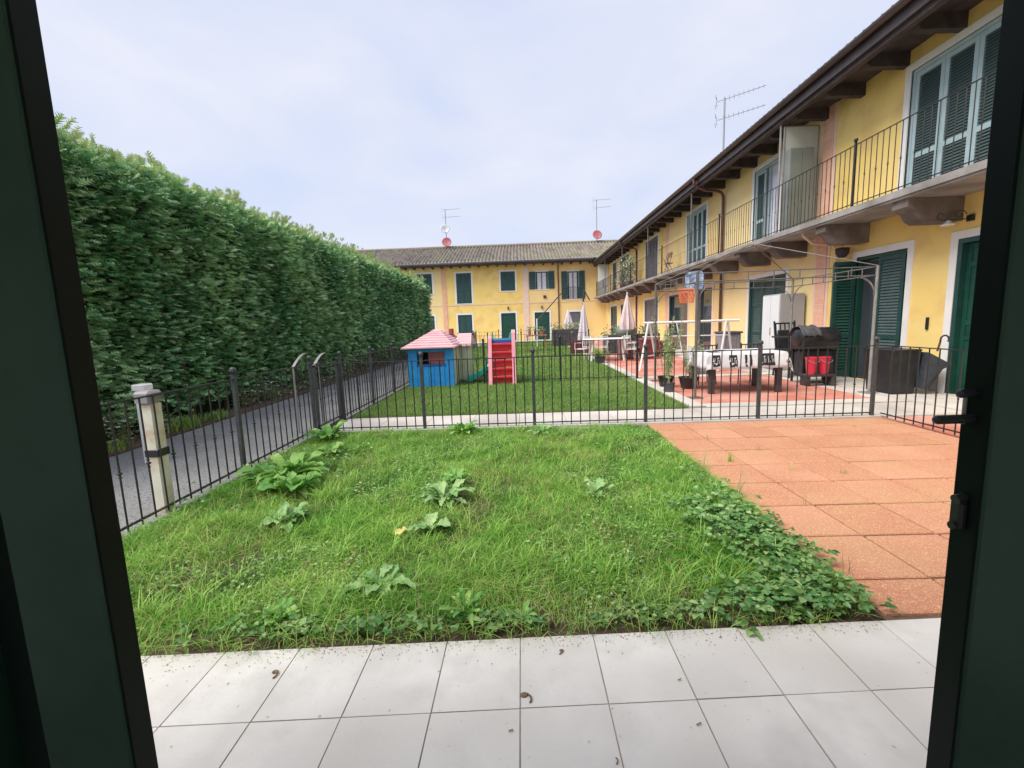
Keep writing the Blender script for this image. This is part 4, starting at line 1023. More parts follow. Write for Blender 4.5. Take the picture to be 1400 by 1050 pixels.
# dining table and cloth
t = thing('dining_table', 'dark wooden table under a printed white cloth inside the gazebo', 'table', (4.3, 9.15, 0))
tx = (3.58, 5.02); ty = (8.62, 9.62); th_ = .80
MB().bbox(tx[0], tx[1], ty[0], ty[1], th_ - .035, th_, .006).build('tabletop', M['darkred'], t)
for x_ in (tx[0] + .08, tx[1] - .08):
    for y_ in (ty[0] + .07, ty[1] - .07): MB().bbox(x_ - .05, x_ + .05, y_ - .05, y_ + .05, .01, th_ - .036, .006).build('leg', M['planterdark'] if y_ > 9 else M['wood'], t)
NX, NY = 40, 26
def clothp(u_, v_):
    ov = .34; x_ = tx[0] - ov + (tx[1] - tx[0] + 2 * ov) * u_; y_ = ty[0] - ov + (ty[1] - ty[0] + 2 * ov) * v_
    cx_ = min(max(x_, tx[0] - .012), tx[1] + .012); cy_ = min(max(y_, ty[0] - .012), ty[1] + .012)
    ex = x_ - cx_; ey = y_ - cy_; drop = math.hypot(ex, ey) if (ex and ey) else abs(ex) + abs(ey)
    w_ = .035 * math.sin(x_ * 11 + y_ * 9) * min(1, drop * 5)
    sx_ = (ex > 0) - (ex < 0); sy_ = (ey > 0) - (ey < 0); f_ = .14 * drop + abs(w_)
    return (cx_ + sx_ * f_, cy_ + sy_ * f_, th_ + .006 - drop * .93)
vs = [clothp(i / NX, j / NY) for i in range(NX + 1) for j in range(NY + 1)]
fs = [(i * (NY + 1) + j, (i + 1) * (NY + 1) + j, (i + 1) * (NY + 1) + j + 1, i * (NY + 1) + j + 1) for i in range(NX) for j in range(NY)]
cl = MB().add(vs, fs).build('tablecloth', M['cloth'], smooth=True); tag(cl, 'white tablecloth with black printed blocks over the gazebo table', 'tablecloth')
sol = cl.modifiers.new('thick', 'SOLIDIFY'); sol.thickness = .003
# printed black blocks with pale glyph strokes, following the cloth front and left drop
def patchq(mb, u0, u1, v0, v1, e, nu=8, nv=4):
    vs = []
    for i in range(nu + 1):
        for j in range(nv + 1):
            u_ = u0 + (u1 - u0) * i / nu; v_ = v0 + (v1 - v0) * j / nv
            p = clothp(u_, v_); q = clothp(u_ + .002, v_); r_ = clothp(u_, v_ + .002)
            n_ = (Vector(q) - Vector(p)).cross(Vector(r_) - Vector(p)).normalized(); vs.append(Vector(p) + n_ * e)
    mb.add(vs, [(i * (nv + 1) + j, (i + 1) * (nv + 1) + j, (i + 1) * (nv + 1) + j + 1, i * (nv + 1) + j + 1) for i in range(nu) for j in range(nv)])
mb = MB(); mw = MB()
for (u0, u1, v0, v1, gl) in [(.18, .25, .03, .17, 2), (.33, .40, .02, .165, 2), (.47, .49, .02, .165, 0), (.51, .53, .02, .165, 0), (.59, .73, .03, .175, 4), (.20, .30, .30, .42, 2), (.55, .70, .45, .55, 4), (.34, .44, .55, .66, 2)]:
    mb = MB(); mw = MB(); patchq(mb, u0, u1, v0, v1, .006)
    for g_ in range(gl):
        a_ = u0 + (u1 - u0) * (g_ + .28) / gl; b_ = u0 + (u1 - u0) * (g_ + .72) / gl; c_ = v0 + (v1 - v0) * .25; d_ = v0 + (v1 - v0) * .78; w_ = (b_ - a_) * .22
        patchq(mw, a_, a_ + w_, c_, d_, .010, 1, 3); patchq(mw, b_ - w_, b_, c_, d_ - (v1 - v0) * (.2 if g_ % 2 else 0), .010, 1, 3); patchq(mw, a_ + w_, b_ - w_, (c_ if g_ % 2 == 0 else d_ - .012), (c_ + .010 if g_ % 2 == 0 else d_), .010, 1, 1)
    pb = mb.build('printed_block', M['clothblack'], cl)
    if gl: mw.build('printed_mark', M['cloth'], pb)
for u_ in (.83, .86, .89):
    mb = MB(); mw = MB(); patchq(mb, u_, u_ + .018, .06, .09, .006, 2, 2); patchq(mw, u_ + .005, u_ + .013, .068, .082, .010, 1, 1); mw.build('printed_mark', M['cloth'], mb.build('printed_block', M['clothblack'], cl))
# chairs round the table
def slatchair(x, y, rz, label, m, name='garden_chair', group=None, s=1.0, metal=True):
    t = thing(name, label, 'chair', (x, y, 0), rz, group)
    r_ = .012 * s if metal else .022
    for i, (a_, b_) in enumerate(((-.22, -.2), (.22, -.2), (-.2, .22), (.2, .22))):
        mb = MB(); mb.bar((a_ * s, b_ * s, .01), (a_ * .9 * s, b_ * .9 * s, .43 * s), r_, 8)
        if b_ > 0: mb.bar((a_ * .9 * s, b_ * .9 * s, .43 * s), (a_ * .9 * s, b_ * 1.25 * s, .92 * s), r_, 8)
        mb.build('leg', M[m], t, local=True)
    mb = MB()
    for i in range(6): mb.bbox((-.215 + i * .073) * s, (-.152 + i * .073) * s, -.21 * s, .21 * s, .43 * s, .452 * s, .004)
    mb.build('seat', M[m], t, local=True)
    mb = MB()
    for i in range(5): x_ = (-.16 + i * .08) * s; mb.bar((x_, .205 * s, .50 * s), (x_, .265 * s, .88 * s), .008 * s if metal else .016, 6)
    for zz, yy in ((.50, .205), (.88, .268)): mb.bar((-.19 * s, yy * s, zz * s), (.19 * s, yy * s, zz * s), .014 * s, 6)
    mb.build('backrest', M[m], t, local=True)
    for a_ in (-.23, .23):
        mb = MB(); mb.path([(a_ * s, .235 * s, .66 * s), (a_ * s, -.18 * s, .67 * s), (a_ * s, -.19 * s, .43 * s)], r_, 8); mb.build('armrest', M[m], t, local=True)
    return t
slatchair(4.05, 10.1, PI * 1.0 + .1, 'thin-framed dark chair behind the gazebo table, left end', 'wood', group=None)
slatchair(4.95, 10.05, PI * 1.0 - .1, 'thin-framed dark chair behind the gazebo table, right end', 'wood')
# plant pots beside the front gazebo leg
def bushplant(x, y, label, h, spread, n, potm, leafm='bedleaf', stemm='twig', pr=.17, ph=.24, name='potted_plant'):
    t = thing(name, label, 'plant', (x, y, 0))
    mb = MB(); mb.lathe([(pr * .72, 0), (pr, ph * .94), (pr * 1.08, ph * .94), (pr * 1.08, ph), (pr * .92, ph), (pr * .88, ph - .03)], (x, y, .01), 14); mb.build('pot', M[potm], t)
    mb = MB(); Ps = []
    for i in range(max(5, n // 55)):
        a_ = random.uniform(0, 6.3); s_ = spread * random.random() ** .6; hh_ = h * random.uniform(.65, 1); pts = []
        for k in range(6):
            q = k / 5; pts.append((x + math.cos(a_) * (pr * .4 * random.random() + s_ * q ** 1.3), y + math.sin(a_) * (pr * .4 + s_ * q ** 1.3), ph - .03 + (hh_ - ph) * q))
        mb.path(pts, .006, 5)
        for k in range(55):
            j = random.randint(1, 4); f_ = random.random(); Ps.append([pts[j][c] * (1 - f_) + pts[j + 1][c] * f_ + random.gauss(0, .025) for c in range(3)])
    mb.build('stems', M[stemm], t)
    P = np.array(Ps); n = len(P); th = RG.uniform(0, 6.3, n)
    npmesh('foliage', M[leafm], *leaves(P, np.stack([np.cos(th), np.sin(th), RG.normal(0, .6, n)], 1), RG.normal(0, 1, (n, 3)) + [0, 0, 1], RG.uniform(.03, .075, n), RG.uniform(.015, .03, n), RG.random(n)), parent=t)
bushplant(3.12, 9.75, 'tall airy potted bush left of the gazebo leg', 1.62, .32, 620, 'black', 'bedleaf')
bushplant(3.52, 9.50, 'shorter twiggy potted bush beside the gazebo leg', 1.25, .28, 450, 'black', 'bedleaf', pr=.2)
bushplant(2.95, 9.0, 'slim climbing plant on a cane by the second railing post', 1.35, .10, 300, 'planterdark', 'sage', pr=.11, ph=.2)
bushplant(2.75, 15.8, 'round leafy plant in front of the white garden table', .62, .35, 700, 'planterdark', 'dock', pr=.2)
# white swing frame
t = thing('swing_frame', 'white metal swing frame behind the potted bushes', 'swing', (4.9, 12.9, 0))
ya, yb_ = 12.6, 13.6; zt = 1.36
for x_, y_ in ((3.72, 13.2), (5.72, 12.65)):
    for s_ in (-1, 1):
        mb = MB(); mb.bar((x_ + s_ * .02, y_, zt), (x_ + s_ * .34, y_ + s_ * .3, .02), .030, 10); mb.build('leg', M['white'], t)
    mb = MB(); mb.bar((x_ - .24, y_ - .2, .42), (x_ + .24, y_ + .2, .42), .018, 8); mb.build('brace', M['white'], t)
MB().bar((3.58, 13.24, zt + .02), (6.02, 12.58, zt + .02), .034, 10).build('top_bar', M['white'], t)
MB().bar((3.55, 13.26, .98), (5.75, 12.66, .98), .016, 8).build('middle_bar', M['white'], t)
mb = MB(); mb.bar((4.45, 13.0, zt), (4.62, 12.95, .45), .018, 8); mb.bar((4.62, 12.95, .46), (5.30, 12.78, .46), .018, 8); mb.bar((5.45, 12.72, zt), (5.30, 12.78, .45), .008, 6); mb.build('swing_seat_frame', M['white'], t)
# basketball hoop
t = thing('basketball_hoop', 'basketball hoop with blue backboard and orange net on a pole', 'basketball hoop', (4.6, 12.0, 0))
mb = MB(); mb.bar((4.72, 12.05, .02), (4.72, 12.05, 2.55), .035, 10); mb.bar((4.72, 12.05, 2.3), (4.52, 12.0, 2.36), .02, 8); mb.lathe([(.3, 0), (.3, .08), (.08, .14)], (4.72, 12.05, .012), 14); mb.build('pole', M['galvdark'], t)
mb = MB(); c = Vector((4.52, 11.9, 2.45)); ux = Vector((.45, -.89, 0)).normalized(); nx_ = Vector((-.89, -.45, 0))
vs = []
for e_ in (0, .025):
    for (a_, z_) in ((-.30, -.24), (.30, -.24), (.30, .14), (.18, .22), (-.18, .22), (-.30, .14)): vs.append(c + ux * a_ + Vector((0, 0, z_)) + nx_ * e_)
mb.add(vs, [(5, 4, 3, 2, 1, 0), (6, 7, 8, 9, 10, 11)] + [(i, (i + 1) % 6, 6 + (i + 1) % 6, 6 + i) for i in range(6)]); mb.build('backboard', M['boardblue'], t)
rc = c + nx_ * .27 + Vector((0, 0, -.24)); mb = MB(); pts = [rc + Vector((.21 * math.cos(2 * PI * i / 16), .21 * math.sin(2 * PI * i / 16), 0)) for i in range(17)]; mb.path(pts, .014, 6); mb.bar(rc - nx_ * .2, rc - nx_ * .27, .02, 6); mb.build('rim', M['orange'], t)
mb = MB()
for i in range(14):
    for sg in (-1, 1):
        p_ = None
        for k in range(5):
            a_ = 2 * PI * (i + sg * k * .5) / 14; r_ = .205 - .05 * (k / 4); q_ = rc + Vector((r_ * math.cos(a_), r_ * math.sin(a_), -.34 * k / 4))
            if p_ is not None: mb.bar(p_, q_, .007, 4)
            p_ = q_
mb.build('net', M['orange'], t)
# storage box, cabinet, bbq, buckets etc
t = thing('storage_box', 'grey ribbed storage box with dark lid against the wall', 'box', (6.3, 13.9, 0))
mb = MB(); mb.bbox(6.02, 6.58, 13.6, 14.1, .05, .98, .02)
for i in range(5): mb.box(6.06 + i * .105, 6.11 + i * .105, 13.585, 13.61, .12, .94)
mb.build('body', M['stonegrey'], t); MB().bbox(5.98, 6.62, 13.55, 14.15, .982, 1.04, .02).build('lid', M['planterdark'], t)
t = thing('tall_cabinet', 'tall pale storage cabinet standing against the house wall', 'cabinet', (7.1, 12.4, 0))
MB().bbox(6.80, 7.44, 12.02, 12.86, .03, 2.03, .01).build('body', M['greycab'], t)
mb = MB(); mb.box(6.784, 6.798, 12.04, 12.43, .07, 2.0); mb.box(6.784, 6.798, 12.445, 12.84, .07, 2.0); mb.build('door', M['whitecab'], t)
MB().box(6.76, 6.783, 12.40, 12.415, .95, 1.15).build('handle', M['galv'], t)
t = slatchair(6.52, 10.85, .1, 'black high-backed folded garden chair by the pale cabinet', 'black', name='garden_chair', s=1.45, metal=False)
mb = MB(); mb.bbox(-.24, .24, -.03, .02, .62, 1.12, .02); o = mb.build('cushion', M['blackmat'], t, local=True); o.location = (0, .30, .0)
t = thing('barbecue', 'black kettle barbecue with a crumpled cover beside the green shutters', 'barbecue', (6.25, 9.95, 0))
mb = MB()
for i in range(11):
    pass
prof = [(.02, -.42), (.24, -.41), (.30, -.36), (.31, 0), (.30, .36), (.24, .41), (.02, .42)]
mb.lathe(prof, (6.33, 9.8, .98), 18, axis='x', sx=.8, sy=.72); mb.build('lid', M['black'], t, smooth=True)
MB().bbox(5.94, 6.70, 9.58, 10.04, .74, .93, .02).build('firebox', M['black'], t)
mb = MB()
for x_ in (5.98, 6.66):
    for y_ in (9.62, 10.0): mb.bbox(x_ - .02, x_ + .02, y_ - .02, y_ + .02, .02, .74, .003)
mb.bbox(5.94, 6.70, 9.58, 10.04, .16, .19, .004); mb.build('cart', M['black'], t)
MB().bbox(6.00, 6.66, 9.66, 10.06, .20, .72, .02).build('back_panel', M['blackmat'], t)
mb = MB()
vs = []; fs = []; 
for i in range(13):
    for j in range(9):
        x_ = 5.90 + .40 * i / 12; q = j / 8; y_ = 9.50 + .60 * q; vs.append((x_, y_, 1.03 + .215 * math.sin(PI * q) + .012 * math.sin(i * 1.7 + j) + .010 * math.sin(i * .9 - j * 2)))
fs = [(i * 9 + j, (i + 1) * 9 + j, (i + 1) * 9 + j + 1, i * 9 + j + 1) for i in range(12) for j in range(8)]
mb.add(vs, fs); o = mb.build('cover', M['planterdark'], t, smooth=True); s_ = o.modifiers.new('t', 'SOLIDIFY'); s_.thickness = .01
for k_, x_ in enumerate((5.98, 6.24)):
    t = thing('bucket', ['left red bucket on the low stand under the barbecue', 'right red bucket on the low stand under the barbecue'][k_], 'bucket', (x_, 9.35, .25), 0, 'red buckets under the barbecue')
    mb = MB(); mb.lathe([(.080, 0), (.115, .33), (.123, .33), (.123, .35), (.108, .35), (.075, .02)], (x_, 9.35, .25), 16); mb.build('tub', M['redbucket'], t, smooth=False)
    mb = MB(); mb.path([(x_ - .12, 9.35, .58), (x_ - .10, 9.24, .52), (x_, 9.21, .48), (x_ + .10, 9.24, .52), (x_ + .12, 9.35, .58)], .005, 5); mb.build('handle', M['galv'], t)
t = thing('low_stand', 'low dark stand carrying the two red buckets', 'stand', (6.1, 9.35, 0))
MB().bbox(5.83, 6.40, 9.22, 9.50, .205, .245, .006).build('top', M['wood'], t)
for x_ in (5.87, 6.36): MB().bbox(x_ - .03, x_ + .03, 9.22, 9.48, .012, .204, .004).build('leg', M['wood'], t)
# bin by the wall
t = thing('wheeled_bin', 'dark box bin with an open blue-grey bag beside the rightmost door', 'bin', (7.0, 8.3, 0), 0)
mb = MB(); x0, x1, y0, y1 = 6.52, 6.96, 7.98, 8.62
c0 = [(x0 + .03, y0 + .03), (x1 - .02, y0 + .03), (x1 - .02, y1 - .03), (x0 + .03, y1 - .03)]; c1 = [(x0 - .02, y0 - .02), (x1 + .02, y0 - .02), (x1 + .02, y1 + .02), (x0 - .02, y1 + .02)]
mb.add([(a_, b_, .03) for a_, b_ in c0] + [(a_, b_, .78) for a_, b_ in c1], [(3, 2, 1, 0), (0, 1, 5, 4), (1, 2, 6, 5), (2, 3, 7, 6), (3, 0, 4, 7), (4, 5, 6, 7)])
mb.build('body', M['binblack'], t); MB().bbox(x0 - .03, x1 + .03, y0 - .03, y1 + .03, .782, .81, .008).build('lid', M['binblack'], t)
mb = MB()
for y_ in (8.08, 8.52): mb.lathe([(.05, -.015), (.055, 0), (.05, .015)], (x1 - .02, y_, .062), 12, axis='y')
mb.build('wheel', M['black'], t)
t = thing('wheelbarrow', 'tilted blue-grey plastic barrow tub with a curved handle beside the bin', 'barrow', (7.15, 7.95, 0))
mb = MB(); vs = [(7.02, 7.90, .55), (7.26, 7.84, .46), (7.26, 8.3, .46), (7.02, 8.4, .55), (7.02, 7.86, .76), (7.36, 7.78, .54), (7.36, 8.38, .54), (7.02, 8.46, .76), (6.98, 7.9, .12), (7.14, 7.92, .12), (7.14, 8.3, .12), (6.98, 8.3, .12)]
mb.add(vs, [(4, 5, 6, 7), (0, 1, 5, 4), (1, 2, 6, 5), (2, 3, 7, 6), (3, 0, 4, 7), (8, 9, 1, 0), (9, 10, 2, 1), (10, 11, 3, 2), (11, 8, 0, 3), (8, 11, 10, 9)]); mb.build('tub', M['binblue'], t)
mb = MB(); pts = [(7.1, 7.80, .78), (7.12, 7.78, .95)] + [(7.18 + .07 * math.cos(PI - PI * 1.2 * i / 6), 7.77, .98 + .07 * math.sin(PI - PI * 1.2 * i / 6)) for i in range(7)]; mb.path(pts, .014, 6); mb.build('handle', M['wood'], t)
# garden hose / hook on pavement left out

# ---------------- playhouse
t = thing('playhouse', 'blue plastic playhouse with faded pink roof on the neighbour lawn', 'playhouse', (-2.25, 11.9, 0))
px0, px1, py0, py1 = -2.80, -1.72, 10.72, 11.15
ph = .96
# front wall with window opening, door jamb
mb = MB(); yf = 10.95
mb.bbox(-2.80, -2.58, yf, yf + .07, 0, ph, .01); mb.bbox(-1.90, -1.68, yf, yf + .07, 0, ph, .01); mb.box(-2.58, -1.90, yf + .008, yf + .06, 0, .55); mb.box(-2.58, -1.90, yf + .008, yf + .06, .88, ph)
for i in range(5): mb.box(-2.56 + i * .133, -2.45 + i * .133, yf - .006, yf + .01, .03, .52)
mb.build('front_wall', M['blue'], t)
MB().box(-2.60, -1.88, yf - .02, yf + .09, .54, .575).build('window_sill', M['bluedark'], t)
MB().box(-2.30, -1.91, yf + .02, yf + .045, .58, .875).build('window_shutter', M['maroon'], t)
mb = MB(); mb.box(-1.74, -1.69, yf + .072, 12.45, 0, ph)
for i in range(9): mb.box(-1.69, -1.665, yf + .09 + i * .15, yf + .19 + i * .15, .05, ph - .04)
mb.build('side_wall', M['beige'], t)
mb = MB(); mb.box(-2.80, -2.75, yf + .072, 12.45, 0, ph)
for i in range(9): mb.box(-2.825, -2.80, yf + .09 + i * .15, yf + .19 + i * .15, .05, ph - .04)
mb.build('side_wall', M['blue'], t)
MB().box(-2.80, -1.69, 12.452, 12.51, 0, ph).build('back_wall', M['beige'], t)
# annex
mb = MB(); mb.box(-1.66, -1.42, 12.0, 12.05, 0, .93)
for i in range(2): mb.box(-1.64 + i * .1, -1.57 + i * .1, 11.985, 12.0, .04, .9)
mb.box(-1.47, -1.42, 12.052, 13.1, 0, .93); mb.build('annex_wall', M['beige'], t)
def hiproof(cx0, cx1, cy0, cy1, z0, z1, rx0, rx1, ry, rows_, seed):
    """shingled pyramid/hip roof from stepped courses"""
    mb = MB(); random.seed(seed)
    for k in range(rows_):
        a_, b_ = k / rows_, (k + 1) / rows_
        def ring(q, dz): return [(cx0 + (rx0 - cx0) * q, cy0 + (ry - cy0) * q, z0 + (z1 - z0) * q + dz), (cx1 + (rx1 - cx1) * q, cy0 + (ry - cy0) * q, z0 + (z1 - z0) * q + dz), (cx1 + (rx1 - cx1) * q, cy1 + (ry - cy1) * q, z0 + (z1 - z0) * q + dz), (cx0 + (rx0 - cx0) * q, cy1 + (ry - cy1) * q, z0 + (z1 - z0) * q + dz)]
        mb.cur = random.random() * .7
        mb.add(ring(a_, .018) + ring(b_, 0), [(i, (i + 1) % 4, 4 + (i + 1) % 4, 4 + i) for i in range(4)])
        mb.add(ring(a_, .018) + ring(a_, -.012), [(i, (i + 1) % 4, 4 + (i + 1) % 4, 4 + i) for i in range(4)])
    mb.add([(cx0, cy0, z0 - .012), (cx1, cy0, z0 - .012), (cx1, cy1, z0 - .012), (cx0, cy1, z0 - .012)], [(0, 3, 2, 1)])
    return mb
hiproof(-2.93, -1.60, 10.80, 12.7, .985, 1.42, -2.26, -2.14, 11.75, 8, 3).build('roof', M['pinkroof'], t)
hiproof(-1.80, -1.34, 11.9, 13.2, .96, 1.28, -1.75, -1.38, 12.5, 6, 5).build('annex_roof', M['pinkroof'], t)
mb = MB(); mb.lathe([(.07, 0), (.07, .16), (.03, .17)], (-2.0, 12.9, 1.25), 10); mb.box(-2.05, -1.9, 12.85, 12.95, .0, 1.25); mb.build('chimney', M['maroon'], t)
# ---------------- slide
t = thing('slide', 'red and pink plastic slide seen from its ladder side', 'slide', (-.5, 11.2, 0))
for x_, top in ((-.79, 1.20), (-.20, 1.33)):
    mb = MB(); mb.prism([(10.90, 0), (11.06, 0), (11.40, top - .12), (11.40, top), (11.30, top + .02), (11.22, top - .05)], x_ - .045, x_ + .045, lambda a_, b_, c_: (c_, a_, b_)); mb.build('side_rail', M['pinkplastic'], t)
for k in range(5):
    z_ = .06 + k * .20; yy = 10.98 + .3 * (z_ / 1.2)
    mb = MB(); mb.bbox(-.745, -.245, yy, yy + .12, z_ + .12, z_ + .165, .008); mb.box(-.745, -.245, yy + .085, yy + .115, z_ - .02, z_ + .12); mb.build('step', M['red'], t)
MB().bbox(-.745, -.245, 11.30, 11.62, 1.02, 1.12, .02).build('platform', M['bluedark'], t)
mb = MB(); NS = 12; vs = []
for i in range(NS + 1):
    q = i / NS; yy = 11.5 + 1.7 * q; xx_ = -.5 - .35 * q; zz = 1.06 * (1 - q) ** 1.15 + .08 + .02 * q
    for (dx, dz) in ((-.25, .16), (-.22, .16), (-.20, 0), (.20, 0), (.22, .16), (.25, .16), (.25, -.04), (-.25, -.04)): vs.append((xx_ + dx, yy, zz + dz))
fs = [(i * 8 + j, i * 8 + (j + 1) % 8, (i + 1) * 8 + (j + 1) % 8, (i + 1) * 8 + j) for i in range(NS) for j in range(8)]
mb.add(vs, fs + [tuple(range(8)), tuple(range(NS * 8, NS * 8 + 8))]); mb.build('chute', M['teal'], t)
t = thing('toy_seesaw', 'low teal plastic rocker toy on the grass left of the slide', 'toy', (-1.15, 11.9, 0))
mb = MB(); vs = []
for i in range(13):
    q = i / 12; xx_ = -1.45 + .55 * q; zz = .10 + .30 * q ** 1.5
    for (dy, dz) in ((-.2, .06), (-.17, 0), (.17, 0), (.2, .06), (.2, -.08), (-.2, -.08)): vs.append((xx_, 11.75 + dy, zz + dz))
fs = [(i * 6 + j, i * 6 + (j + 1) % 6, (i + 1) * 6 + (j + 1) % 6, (i + 1) * 6 + j) for i in range(12) for j in range(6)]
mb.add(vs, fs + [tuple(range(6)), tuple(range(72, 78))]); mb.build('seat', M['teal'], t)
mb = MB(); mb.bar((-.98, 11.6, 0), (-1.02, 11.75, .3), .03, 8); mb.bar((-.98, 11.9, 0), (-1.02, 11.75, .3), .03, 8); mb.bar((-1.4, 11.75, 0), (-1.4, 11.75, .08), .05, 8); mb.build('support', M['teal'], t)

# ---------------- white garden table, iron chairs, parasols
t = thing('garden_table', 'oval white garden table on the far red terrace', 'table', (3.15, 16.8, 0))
mb = MB(); mb.lathe([(.05, 0), (.74, .0), (.78, .02), (.74, .04), (.05, .04)], (3.15, 16.8, .80), 24, sx=1.15, sy=.75); mb.build('tabletop', M['white'], t)
for s_ in (-1, 1):
    for q in (-1, 1): MB().bar((3.15 + s_ * .6, 16.8 + q * .34, .01), (3.15 + s_ * .5, 16.8 + q * .26, .80), .045, 8, .035).build('leg', M['white'], t)
g_ = 'white iron chairs around the garden table'
slatchair(2.35, 17.3, -.8, 'white iron chair at the left end of the oval table', 'white', group=g_)
slatchair(3.95, 16.3, PI / 2, 'white iron chair at the right end of the oval table', 'white', group=g_)
slatchair(4.25, 17.2, 2.0, 'white iron chair standing apart, right of the oval table', 'white', group=g_)
slatchair(3.2, 17.9, PI, 'white iron chair behind the oval table', 'white', group=g_)
def parasol(x, y, h, r_, z0, label, m, lean=None):
    t = thing('parasol', label, 'parasol', (x, y, 0))
    MB().bar((x, y, .02), (x, y, h), .024, 8).build('pole', M['white'] if lean is None else M['iron'], t)
    mb = MB(); N_ = 16; vs = []; K = 10
    for k in range(K + 1):
        q = k / K
        for i in range(N_):
            a_ = 2 * PI * i / N_; rr = (.03 + r_ * (q ** .8)) * (1 + .32 * (-1) ** i * q) * (1 - .25 * max(0, q - .85) / .15)
            vs.append((x + math.cos(a_) * rr, y + math.sin(a_) * rr, h - .02 - (h - z0) * q))
    mb.add(vs, [(k * N_ + i, k * N_ + (i + 1) % N_, (k + 1) * N_ + (i + 1) % N_, (k + 1) * N_ + i) for k in range(K) for i in range(N_)]); mb.build('folded_canopy', M[m], t)
    mb = MB(); mb.ball((x, y, h + .03), .035, 8); mb.build('finial', M['white'], t)
    mb = MB(); mb.lathe([(.25, 0), (.24, .06), (.05, .09)], (x, y, .01), 14); mb.build('base', M['planterdark'], t)
    return t
parasol(4.05, 17.3, 2.45, .24, 1.15, 'pinkish folded parasol nearest the balcony wall', 'parasolpink')
parasol(3.05, 22.0, 2.35, .25, .35, 'tallest white folded parasol between the planters', 'parasol')
parasol(3.1, 29.5, 2.25, .28, 1.15, 'small white folded parasol before the far grey door', 'parasol')
t = thing('cantilever_pole', 'dark slanting parasol arm with a hook in front of the far row', 'parasol pole', (1.0, 28, 0))
mb = MB(); mb.bar((1.0, 28, .02), (1.0, 28, 1.75), .05, 8); mb.build('post', M['white'], t); mb = MB(); mb.bar((1.0, 28, 1.6), (2.55, 28, 3.25), .035, 8); mb.bar((2.55, 28, 3.25), (2.75, 28, 3.15), .03, 8); mb.build('arm', M['irongrey'], t)
t = thing('cantilever_pole', 'upright dark parasol arm standing just behind the tallest parasol', 'parasol pole', (3.2, 23.5, 0))
MB().bar((3.05, 23.5, .02), (3.30, 23.5, 3.1), .06, 8, .045).build('post', M['irongrey'], t); MB().bar((3.30, 23.5, 3.08), (3.55, 23.3, 2.55), .035, 8).build('arm', M['irongrey'], t)
# planters and clutter further back
def planter(x0, x1, y0, y1, h, label, m='planterdark', leafm='bedleaf', n=260, name='planter'):
    t = thing(name, label, 'planter', ((x0 + x1) / 2, (y0 + y1) / 2, 0))
    mb = MB(); mb.bbox(x0, x1, y0, y1, .01, h, .02); k = max(2, int((x1 - x0) / .5))
    for i in range(k): a_ = x0 + (x1 - x0) * i / k; mb.box(a_ + .03, a_ + (x1 - x0) / k - .03, y0 - .015, y0 + .005, .08, h - .06)
    mb.build('box', M[m], t)
    P = np.stack([RG.uniform(x0, x1, n), RG.uniform(y0, y1, n), h + RG.random(n) ** 1.5 * .45], 1); th = RG.uniform(0, 6.3, n)
    npmesh('foliage', M[leafm], *leaves(P, np.stack([np.cos(th), np.sin(th), RG.normal(0, .6, n)], 1), RG.normal(0, 1, (n, 3)) + [0, 0, 1], RG.uniform(.08, .16, n), RG.uniform(.05, .09, n), RG.random(n)), parent=t)
planter(1.9, 4.1, 27.6, 28.1, 1.05, 'long dark grey planter wall left of the white parasols')
planter(3.7, 6.2, 20.2, 20.6, .85, 'dark planter box behind the white garden table', n=200)
planter(2.3, 3.2, 20.8, 21.3, .62, 'low dark red planter bench in front of the tallest parasol', 'darkred', n=10)
t = thing('side_table', 'brown wooden table with small pots in front of the far green door', 'table', (.9, 24, 0))
MB().bbox(.25, 1.35, 23.8, 24.3, .80, .86, .01).build('tabletop', M['woodlight'], t)
for x_ in (.32, 1.28):
    for y_ in (23.85, 24.25): MB().bbox(x_ - .03, x_ + .03, y_ - .03, y_ + .03, .01, .80, .004).build('leg', M['woodlight'], t)
for k_, (x_, r_, m_) in enumerate(((.45, .09, 'terracotta'), (.75, .07, 'planterdark'), (1.1, .13, 'terracotta'))):
    bush = thing('small_pot', ['left terracotta pot on the brown wooden table', 'middle dark slim pot on the brown wooden table', 'largest terracotta pot at the right of the brown table'][k_], 'pot', (x_, 24, .86))
    mb = MB(); mb.lathe([(r_ * .7, 0), (r_, .16), (r_ * 1.1, .2), (r_ * .8, .2)], (x_, 24, .862), 12); mb.build('pot', M[m_], bush)
    n = 40; P = np.stack([x_ + RG.normal(0, r_ * .6, n), 24 + RG.normal(0, r_ * .6, n), 1.08 + RG.random(n) * .22], 1); th = RG.uniform(0, 6.3, n)
    npmesh('foliage', M['bedleaf'], *leaves(P, np.stack([np.cos(th), np.sin(th), RG.normal(0, .6, n)], 1), RG.normal(0, 1, (n, 3)) + [0, 0, 1], np.full(n, .09), np.full(n, .05), RG.random(n)), parent=bush)
t = thing('covered_barbecue', 'rounded grey-green covered barbecue beside the pinkish parasol', 'barbecue', (4.3, 18.2, 0))
mb = MB(); mb.ball((4.25, 18.4, 1.05), .42, 16, .75); mb.build('cover', M['greencover'], t, smooth=True)
mb = MB(); mb.lathe([(.3, 0), (.34, .7), (.3, .75)], (4.25, 18.4, .02), 14); mb.build('stand', M['darkred'], t)
t = thing('resin_pot', 'large dark red square pot at the foot of the pinkish parasol', 'pot', (4.75, 17.0, 0))
